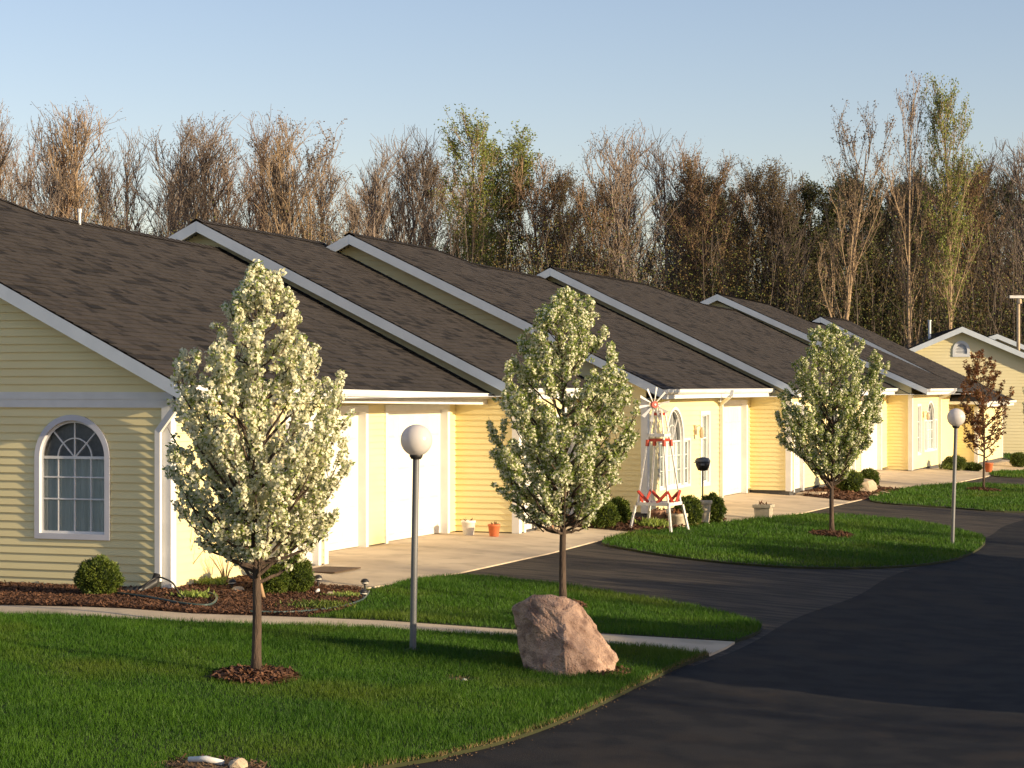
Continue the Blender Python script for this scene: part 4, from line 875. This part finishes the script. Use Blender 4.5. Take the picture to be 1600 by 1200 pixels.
# low plants in the bed
def tuft(px, py, r, h, n, label, seed, mat=LEAF):
    g = np.random.default_rng(seed); p = GW(px, py); C = np.c_[g.normal(0, r / 2, (n, 2)), np.zeros(n)]; D = unit_v(n, g); D[:, 2] = abs(D[:, 2]) + .6; D /= np.linalg.norm(D, axis=1)[:, None]; C[:, 2] = .02 + h * .4 * g.random(n)
    o = npmesh('low_plant', leaf_quads(C, D, h * (.4 + .6 * g.random(n)), h * .09, g), 4, mat); o.location = p; return tag(o, label, 'plant')
tuft(495, 952, .34, .08, 900, 'patch of low green leaves in the mulch beside the small stones', 31, SHRUB)
tuft(535, 936, .2, .07, 350, 'small green sprouts in the mulch between the path lights', 32)
tuft(300, 938, .22, .10, 260, 'sparse yellowish plant in the mulch beside the hose loop', 33)
tuft(335, 918, .18, .12, 260, 'sprouting plant against the base of the lit wall', 34)
tuft(1020, 826, .25, .16, 400, 'green plant at the foot of the windmill legs', 35)
tuft(1478, 735, .18, .2, 200, 'small plant at the base of the fifth house', 36, SHRUB)
def twigbush(px, py, h, n, label, seed, sp=.15):
    g = np.random.default_rng(seed); p = GW(px, py); m = MB()
    for i in range(n):
        d = g.normal(0, sp, 2); P = [(0, 0, 0), (d[0] * .3, d[1] * .3, h * .4), (d[0] * .8, d[1] * .8, h * .75), (d[0], d[1], h * (.8 + .3 * g.random()))]; m.tube(P, [.008, .006, .004, .002], 4)
    o = m.build('bare_shrub', BARKS[1]); o.location = p; return tag(o, label, 'shrub')
twigbush(287, 918, .75, 14, 'leafless twiggy shrub against the sunny corner of the nearest house', 61)
twigbush(352, 915, .45, 12, 'small leafless shrub by the sunlit wall left of the pear trunk', 62)

# ------------------------------------------------------------------ boulder
def hull(name, pts, mat, loc, sub=4, noise=.03, seed=0, rz=0, keep=.03):
    bm = bmesh.new()
    for p in pts: bm.verts.new(p)
    r = bmesh.ops.convex_hull(bm, input=bm.verts); bmesh.ops.delete(bm, geom=[v for v in bm.verts if not v.link_faces], context='VERTS')
    bmesh.ops.bevel(bm, geom=bm.edges[:], offset=keep, segments=1, affect='EDGES', clamp_overlap=True)
    bmesh.ops.triangulate(bm, faces=bm.faces)
    bmesh.ops.subdivide_edges(bm, edges=[e for e in bm.edges if e.calc_length() > .06], cuts=sub, use_grid_fill=True); bmesh.ops.triangulate(bm, faces=bm.faces)
    from mathutils import noise as N
    bm.normal_update()
    for v in bm.verts:
        q = v.co * 3.2 + Vector((seed, 0, 0)); v.co += v.normal * (noise * N.noise(q) + noise * .55 * N.noise(q * 3.1) + noise * .3 * N.noise(q * 8))
    me = bpy.data.meshes.new(name); bm.to_mesh(me); bm.free(); me.materials.append(mat); o = bpy.data.objects.new(name, me); COL.objects.link(o); o.location = loc; o.rotation_euler = (0, 0, rz); return o
rk = [(-.15, -.05, .73), (-.02, .05, .74), (.0, -.2, .58), (.02, -.36, .3), (.03, -.42, -.1), (-.49, .1, .64), (-.36, -.02, .70), (-.47, .05, .4), (-.36, -.1, .12), (-.18, -.3, .0), (-.34, .0, -.1), (-.28, -.18, .45), (.12, .1, .66), (.27, .18, .48), (.4, .2, .29), (.50, .15, .12), (.48, .0, -.05), (.15, -.34, -.12), (-.3, .5, .5), (.1, .5, .52), (.35, .5, .2), (-.3, .5, -.1), (.3, .5, -.1)]
bl = hull('boulder', [(x * 1.0, y, z) for x, y, z in rk], ROCKM, GW(880, 1050), noise=.045, seed=4)
rs = F / GW(880, 1050).y / 164.; bl.scale = (1 / rs,) * 3; bl.location.z += .0
tag(bl, 'large pink granite boulder on the lawn beside the road', 'boulder')
def stone(px, py, w, h, mat, label, seed):
    g = np.random.default_rng(seed); p = GW(px, py); d = unit_v(26, g) * [w / 2, w / 2.4, h / 2] + [0, 0, h * .4]; o = hull('stone', [tuple(q) for q in d], mat, p, sub=2, noise=.012, seed=seed, keep=.01); return tag(o, label, 'stone')
stone(1352, 771, .62, .42, STONE, 'pale rounded boulder between two shrubs at the fourth house', 2)
stone(372, 928, .17, .11, STONE, 'pale stone in the mulch left of the pear trunk', 3)
stone(516, 934, .14, .09, STONE, 'pinkish stone in the mulch between the path lights', 4)
stone(497, 931, .09, .10, WPAINT, 'small whitish stone left of the pinkish one in the mulch', 5)
stone(372, 1208, .16, .13, STONE, 'tan stone at the bottom edge beside the white pipe', 6)
stone(1384, 772, .3, .1, STONE, 'flat grey stone at the tip of the mulch bed by the fourth house', 7)
stone(1368, 776, .2, .08, STONE, 'small stone in front of the pale boulder', 8)
stone(726, 1066, .06, .04, WPAINT, 'tiny white stone in the bare spot of the near lawn', 9)

# ------------------------------------------------------------------ globe lamps
def lamp(pv, ytop, label, lean=.017):
    p = Vector(L2W(pv[0], pv[1], terr(*pv))); sc = F / p.y; H = (HOR + (CAMH - p.z) * sc - ytop) / sc; r = .163
    root = empty('globe_lamp', p, 0, label, 'lamp', 'white globe lamp posts'); root.rotation_euler = (0, lean, 0)
    m = MB(); m.lathe([(.034, 0), (.034, H - 2 * r - .02)], 20); m.build('post', STEEL, root, smooth=True)
    m = MB(); m.lathe([(.0, H - 2 * r - .03), (.05, H - 2 * r - .03), (.068, H - 2 * r + .0), (.068, H - 2 * r + .016), (0, H - 2 * r + .025)], 24); m.build('globe_holder', BLACKM, root)
    m = MB(); m.lathe([(max(.0, r * math.sin(math.pi * k / 24)), H - r + r * math.cos(math.pi * k / 24)) for k in range(0, 24)], 40); m.build('globe', GLOBE, root, smooth=True)
    m = MB(); m.lathe([(.06, 0), (.06, .012), (.036, .02), (.036, .03)], 16); m.build('base_collar', STEEL, root)
lamp(LP1, 663, 'globe lamp on a steel post standing in the near lawn'); lamp(LP2, 638, 'farther globe lamp on a steel post at the tip of the third lawn', .03)

# ------------------------------------------------------------------ garden windmill
def windmill():
    p = GW(1030, 829); sc = F / p.y; root = empty('garden_windmill', p, 0, 'tall white and red decorative garden windmill beside the third house', 'windmill')
    Z = lambda y: (829 - y) / sc; rot = R(-27)
    def C(k, h): a = rot + R(45 + 90 * k); return (h * math.cos(a), h * math.sin(a))
    prof = [(0, .56), (Z(789), .45), (Z(684), .22), (Z(648), .11)]
    hw = lambda z: np.interp(z, [q[0] for q in prof], [q[1] for q in prof])
    for k in range(4):
        m = MB(); m.tube([(*C(k, hw(z)), z) for z in (0, Z(789))], .027, 4); m.tube([(*C(k, hw(z) * .93), z) for z in (Z(789), Z(684))], .020, 4); m.tube([(*C(k, hw(z) * .9), z) for z in (Z(684), Z(640))], .016, 4); m.build('leg', WPAINT, root)
    for z, h, w_, mt, nm in ((Z(789), .45, .06, WPAINT, 'lower_deck'), (Z(682), .235, .05, WPAINT, 'upper_deck'), (Z(649), .125, .05, REDP, 'top_collar')):
        m = MB()
        for k in range(4): a, b = C(k, h), C(k + 1, h); m.prism([(*a, z), (*b, z), (*b, z + w_), (*a, z + w_)], (Vector((-a[0] - b[0], -a[1] - b[1], 0)).normalized() * .025))
        m.prism([(*C(k, h * .97), z + w_ * .4) for k in range(4)], (0, 0, .012)); m.build(nm, mt, root)
    for k in range(4):                             # red zigzag and brackets
        m = MB()
        a, b = Vector(C(k, .45 * .93)), Vector(C(k + 1, .45 * .93)); mid = (a + b) / 2; zt, zb = Z(767), Z(787) + .03
        a2, b2 = Vector(C(k, .40)), Vector(C(k + 1, .40))
        for s_, e_ in ((a2, a.lerp(mid, .72)), (b2, b.lerp(mid, .72))): m.tube([(s_.x, s_.y, zt), (e_.x, e_.y, zb)], .030, 4)
        a3, b3 = Vector(C(k, .215)), Vector(C(k + 1, .215)); z1, z0_ = Z(687), Z(697)
        m.prism([(a3.x, a3.y, z1 - .03), (b3.x, b3.y, z1 - .03), (b3.x, b3.y, z1 + .02), (a3.x, a3.y, z1 + .02)], (Vector((-a3.x - b3.x, -a3.y - b3.y, 0)).normalized() * .015))
        m.tube([(a3.x * 1.02, a3.y * 1.02, z1), (a3.x * 1.08, a3.y * 1.08, z0_)], .034, 4)
        m.build('red_bracket', REDP, root)
    hz = Z(632); wh = MB(); tilt = R(24); cy = -.13
    bx, by = Vector((math.cos(tilt), math.sin(tilt), 0)), Vector((0, 0, 1)); nn = bx.cross(by)
    c0 = Vector((-.10, cy, hz))
    for k in range(10):
        a = R(36 * k + 8); d = bx * math.cos(a) + by * math.sin(a); e = (bx * -math.sin(a) + by * math.cos(a)) * .8 + nn * .6
        p0, p1 = c0 + d * .06, c0 + d * .31; wh.raw([p0 - e * .010, p0 + e * .010, p1 + e * .034, p1 - e * .034, p0 - e * .010 + nn * .004, p0 + e * .010 + nn * .004, p1 + e * .034 + nn * .004, p1 - e * .034 + nn * .004], [(0, 1, 2, 3), (7, 6, 5, 4), (0, 4, 5, 1), (2, 6, 7, 3), (1, 5, 6, 2), (3, 7, 4, 0)])
    wo = wh.build('wheel', WPAINT, root)
    hb = MB(); hb.tube([tuple(c0 - nn * .03), tuple(c0 + nn * .04)], .062, 14); hb.build('hub', REDP, wo)
    hb = MB(); hb.tube([tuple(c0 + nn * .04), tuple(c0 + nn * .05)], .02, 10); hb.tube([tuple(c0 - nn * .045), tuple(c0 - nn * .03)], .02, 10); hb.build('hub_cap', WPAINT, wo)
    ax = MB(); ax.tube([tuple(c0), (0, 0, hz - .02)], .012, 6); ax.tube([(0, 0, Z(655)), (0, 0, hz + .02)], .02, 6); ax.build('axle', WPAINT, root)
windmill()

# ------------------------------------------------------------------ pots and planters
def pot(px, py, wpx, hpx, mat, label, prof, name='plant_pot', soil=True, plants=0, square=False, fill=None):
    p = GW(px, py); sc = F / p.y; r = wpx / sc / 2; h = hpx / sc; m = MB(); n = 4 if square else 28
    root = empty(name, p, R(45) + ROT if square else 0, label, 'planter', 'plant pots in front of the houses')
    k = 1.35 if square else 1
    m.lathe([(a * r * k, b * h) for a, b in prof], n); m.build('pot', mat, root, smooth=not square)
    s = MB(); s.lathe([(0, h * .93), (r * k * .84, h * .90)], n); s.build('soil', MULCHB, root)
    if plants:
        g = np.random.default_rng(int(px)); C = np.c_[g.normal(0, r * .35, (plants, 2)), np.full(plants, h * .92)]; D = unit_v(plants, g); D[:, 2] = abs(D[:, 2]) + .5; D /= np.linalg.norm(D, axis=1)[:, None]
        npmesh('sprouts', leaf_quads(C, D, r * .7, r * .1, g), 4, LEAFR, root)
    return root
CUP = [(0, 0), (.68, 0), (.72, .04), (.92, .82), (1, .84), (1, 1), (.9, 1), (.86, .85), (.8, .6)]
URN = [(0, 0), (.62, 0), (.64, .05), (.52, .1), (.62, .3), (.78, .75), (.86, .84), (1, .88), (1, 1), (.88, 1), (.8, .85)]
TUB = [(0, 0), (.72, 0), (.78, .1), (.9, .72), (1, .78), (1, 1), (.88, 1), (.85, .8)]
SQ = [(0, 0), (.74, 0), (.78, .08), (.86, .75), (1, .8), (1, 1), (.86, 1), (.82, .8)]
pot(732, 836, 23, 23, WPOT, 'white pot between the second garage door and the orange pot', CUP, plants=6)
pot(772, 838, 20, 19, TERRA, 'orange clay pot beside the second house corner', CUP, plants=10)
pot(844, 829, 12, 15, CREAM, 'small tan pot beside the second house door', CUP)
pot(859, 829, 15, 14, TERRAD, 'dull terracotta pot behind the lowest blossoms of the middle tree', CUP)
pot(1028, 821, 26, 24, TERRAD, 'dull clay pot behind the windmill legs', TUB, plants=12)
pot(1060, 824, 30, 22, CREAM, 'wide cream tub between the windmill and the tall urn', TUB, plants=30)
pot(1102, 820, 22, 38, CREAM, 'tall cream urn in front of the rounded shrubs', URN)
pot(1193, 811, 30, 23, CREAM, 'square cream planter standing on the edge of the lawn', SQ, square=True, plants=8)
pot(1545, 738, 14, 15, TERRA, 'orange pot at the far end beside the bronze-leaved tree trunk', CUP)

# ------------------------------------------------------------------ pedestal grill
def grill():
    p = GW(1098, 816); sc = F / p.y; k = 1 / sc; root = empty('pedestal_grill', p, 0, 'dark round grill on a thin post in front of the tall narrow window', 'grill')
    Z = lambda y: (816 - y) / sc
    m = MB(); m.tube([(0, 0, 0), (0, 0, Z(733))], .016, 8); m.build('post', BLACKM, root)
    m = MB(); m.lathe([(0, Z(736)), (.09, Z(735)), (.13, Z(728)), (.145, Z(721)), (.0, Z(721) + .001)], 24); m.build('bowl', BLACKM, root, smooth=True)
    m = MB(); m.lathe([(.15, Z(721)), (.15, Z(720)), (.12, Z(716)), (0, Z(714))], 24); m.build('lid', STEEL, root, smooth=True)
    m = MB(); m.box((-.17, -.1, Z(723)), (-.11, .1, Z(722))); m.box((-.05, -.17, Z(727)), (.02, -.13, Z(724))); m.build('side_shelf', STEEL, root)
grill()

# ------------------------------------------------------------------ path lights, hose, stake, mat, pipe
def path_light(px, py, hpx, label, lean=0):
    p = GW(px, py); sc = F / p.y; h = hpx / sc; root = empty('path_light', p, 0, label, 'garden light', 'black mushroom-cap path lights'); root.rotation_euler = (0, lean, 0); r = .052
    m = MB(); m.tube([(0, 0, -.02), (0, 0, h - .07)], .013, 8); m.build('stake', BLACKM, root)
    m = MB(); m.lathe([(.014, h - .075), (.03, h - .07), (.045, h - .055)], 18); m.lathe([(0, h + .0), (.02, h - .002), (.042, h - .014), (r, h - .035), (r, h - .045), (.0, h - .047)], 18); m.build('cap', BLACKM, root, smooth=True)
    m = MB(); m.lathe([(.044, h - .058), (.044, h - .044)], 18); m.build('lens', WPOT, root)
path_light(497, 922, 24, 'path light at the near end of the concrete apron, beside the round shrub')
path_light(570, 928, 24, 'upper of two path lights at the right tip of the mulch bed')
path_light(566, 942, 22, 'lower of two path lights at the right tip of the mulch bed', .12)
path_light(363, 926, 22, 'path light in the mulch by the pale stone left of the pear trunk', -.05)
def hose(pts, r, label, mat=HOSEM):
    P = catmull([(*GP(x, y), d) for x, y, d in pts], 8); m = MB(); m.tube([(v, u, terr(v, u) + .058 + d) for v, u, d in P], r, 8); return row_obj(tag(m.build('garden_hose', mat, smooth=True), label, 'hose', 'hoses in the mulch bed'))
hose([(183, 934, 0), (215, 938, 0), (250, 944, 0), (290, 951, 0), (325, 953, .0), (338, 946, .01), (335, 939, .02), (325, 936, .02)], .014, 'dark green garden hose looping through the mulch by the house corner')
hose([(222, 931, .0), (232, 929, .09), (246, 928, .14), (258, 929, .13), (270, 932, .1), (280, 938, .03), (290, 943, 0)], .011, 'black hose arching over the downspout outlet', BLACKM)
hose([(390, 962, -.01), (440, 963, -.01), (490, 960, -.01), (535, 953, -.01), (566, 943, -.01), (577, 930, -.01)], .012, 'grey-green plastic edging between the mulch bed and the grass')
o = bpy.data.objects['garden_hose.002']; o.name = 'bed_edging'; o['category'] = 'edging'; del o['group']
p = GW(413, 940); m = MB(); m.tube([(.0, 0, 0), (-.05, .02, .2), (-.1, .04, .42)], [.026, .024, .02], 8); o = m.build('wooden_stake', WOODM, smooth=True); o.location = p; tag(o, 'short pale wooden stake leaning right of the pear trunk', 'stake')
pv = GP(525, 892); m = MB(); m.box((-.28, -.42, 0), (.28, .42, .015)); o = m.build('door_mat', MATM, bevel=.004); o.location = L2W(pv[0] - .1, pv[1], terr(*pv) + .006); o.rotation_euler = (0, 0, ROT); tag(o, 'thin brown mat on the concrete before the first entry door', 'mat')
pv = GP(1290, 772); m = MB(); m.box((-.28, -.45, 0), (.28, .45, .05)); o = m.build('door_step', STONE, bevel=.004); o.location = L2W(1.75, 27.2, terr(1.75, 27.2) + .01); o.rotation_euler = (0, 0, ROT); tag(o, 'low tan step in front of the fourth house door', 'step')
p = GW(322, 1201); m = MB(); m.tube([(-.13, .03, .06), (.0, 0, .07), (.13, -.05, .05)], [.022, .024, .022], 10); o = m.build('plastic_pipe', WPAINT, smooth=True); o.location = p; tag(o, 'short white plastic pipe lying in the bare dirt at the bottom edge', 'pipe')
p = GW(345, 1214); m = MB(); m.box((-.16, -.1, -.05), (.12, .12, .035)); o = m.build('valve_box', BLACKM, bevel=.01); o.location = p; tag(o, 'black valve box lid sunk in the dirt beside the white pipe', 'valve box')

# ------------------------------------------------------------------ unseen trees and added hedges across the road, there to throw the long shadows
def hedge(v0, v1, ua, ub, h, label, seed):
    g = np.random.default_rng(seed); bm_ = MB(); n = 60
    root = empty('shade_hedge', L2W((v0 + v1) / 2, ua, terr(14, ua)), ROT, label, 'hedge')
    hs = h * (.85 + .3 * value_noise(np.c_[np.linspace(0, n, n + 1) * .3, np.zeros(n + 1)], 1.0, seed))
    L = ub - ua; vs = []; fs = []; wd = (v1 - v0) / 2
    for k in range(n + 1):
        y = L * k / n; hh = hs[k]
        vs += [(-wd, y, 0), (-wd, y, hh * .9), (0, y, hh), (wd, y, hh * .9), (wd, y, 0)]
    for k in range(n):
        for j in range(4): a = k * 5 + j; fs.append((a, a + 1, a + 6, a + 5))
    fs += [(0, 1, 2, 3, 4), tuple(n * 5 + j for j in (4, 3, 2, 1, 0))]
    bm_.raw(vs, fs); bm_.build('inner_mass', SHRUBC, root)
    m = 16000; y = g.random(m) * L; hh = np.interp(y, np.linspace(0, L, n + 1), hs); x = (g.random(m) * 2 - 1) * wd; z = hh * (.93 + .22 * g.random(m)) * np.where(np.abs(x) > wd * .8, g.random(m), 1)
    npmesh('foliage', leaf_quads(np.c_[x, y, z], unit_v(m, g), .16, .05, g), 4, SHRUB, root)
hedge(18.5, 20, -3.6, 13.5, 2.75, 'tall unseen hedge added across the road to shade it', 3)  # invented hedges, height set by how far their shade should reach
hedge(18.5, 20, 21, 25, 1.9, 'lower unseen hedge piece added across the road for its shade', 4)
hedge(17, 18.5, -11.5, -8.6, 1.55, 'short unseen hedge added across the road for its shade', 6)
def shade_tree(v, u, H, key, ws, label):
    r = empty(NAMES[key[:-1]], L2W(v, u, -.5), v, label, 'tree', 'trees across the road'); s = H / 14; r.scale = (s * ws, s * ws, s)
    for nm, d in PROTO[key]: o = bpy.data.objects.new(nm, d); COL.objects.link(o); o.parent = r
for i, (v, u, H, k, ws) in enumerate([(21 + i_ * .3 % 3, -2.5 + i_ * 1.25, 4.1 + .35 * math.sin(i_ * 2.3), 'grey1', 1.5) for i_ in range(10)] + [(40, -7, 9, 'grey0', 1.2), (44, 0, 10, 'grey1', 1.3), (39, 4.5, 9, 'bare2', 1.2), (45, 9, 10, 'grey0', 1.3), (41, 15, 9.5, 'bare2', 1.2), (46, 22, 10, 'grey1', 1.3), (44, 31, 10, 'grey0', 1.3)]):  # low near row added to streak the driveway with shade below the walls
    shade_tree(v, u, H, k, ws, 'bare tree across the road, out of the picture, placed for its shadow')
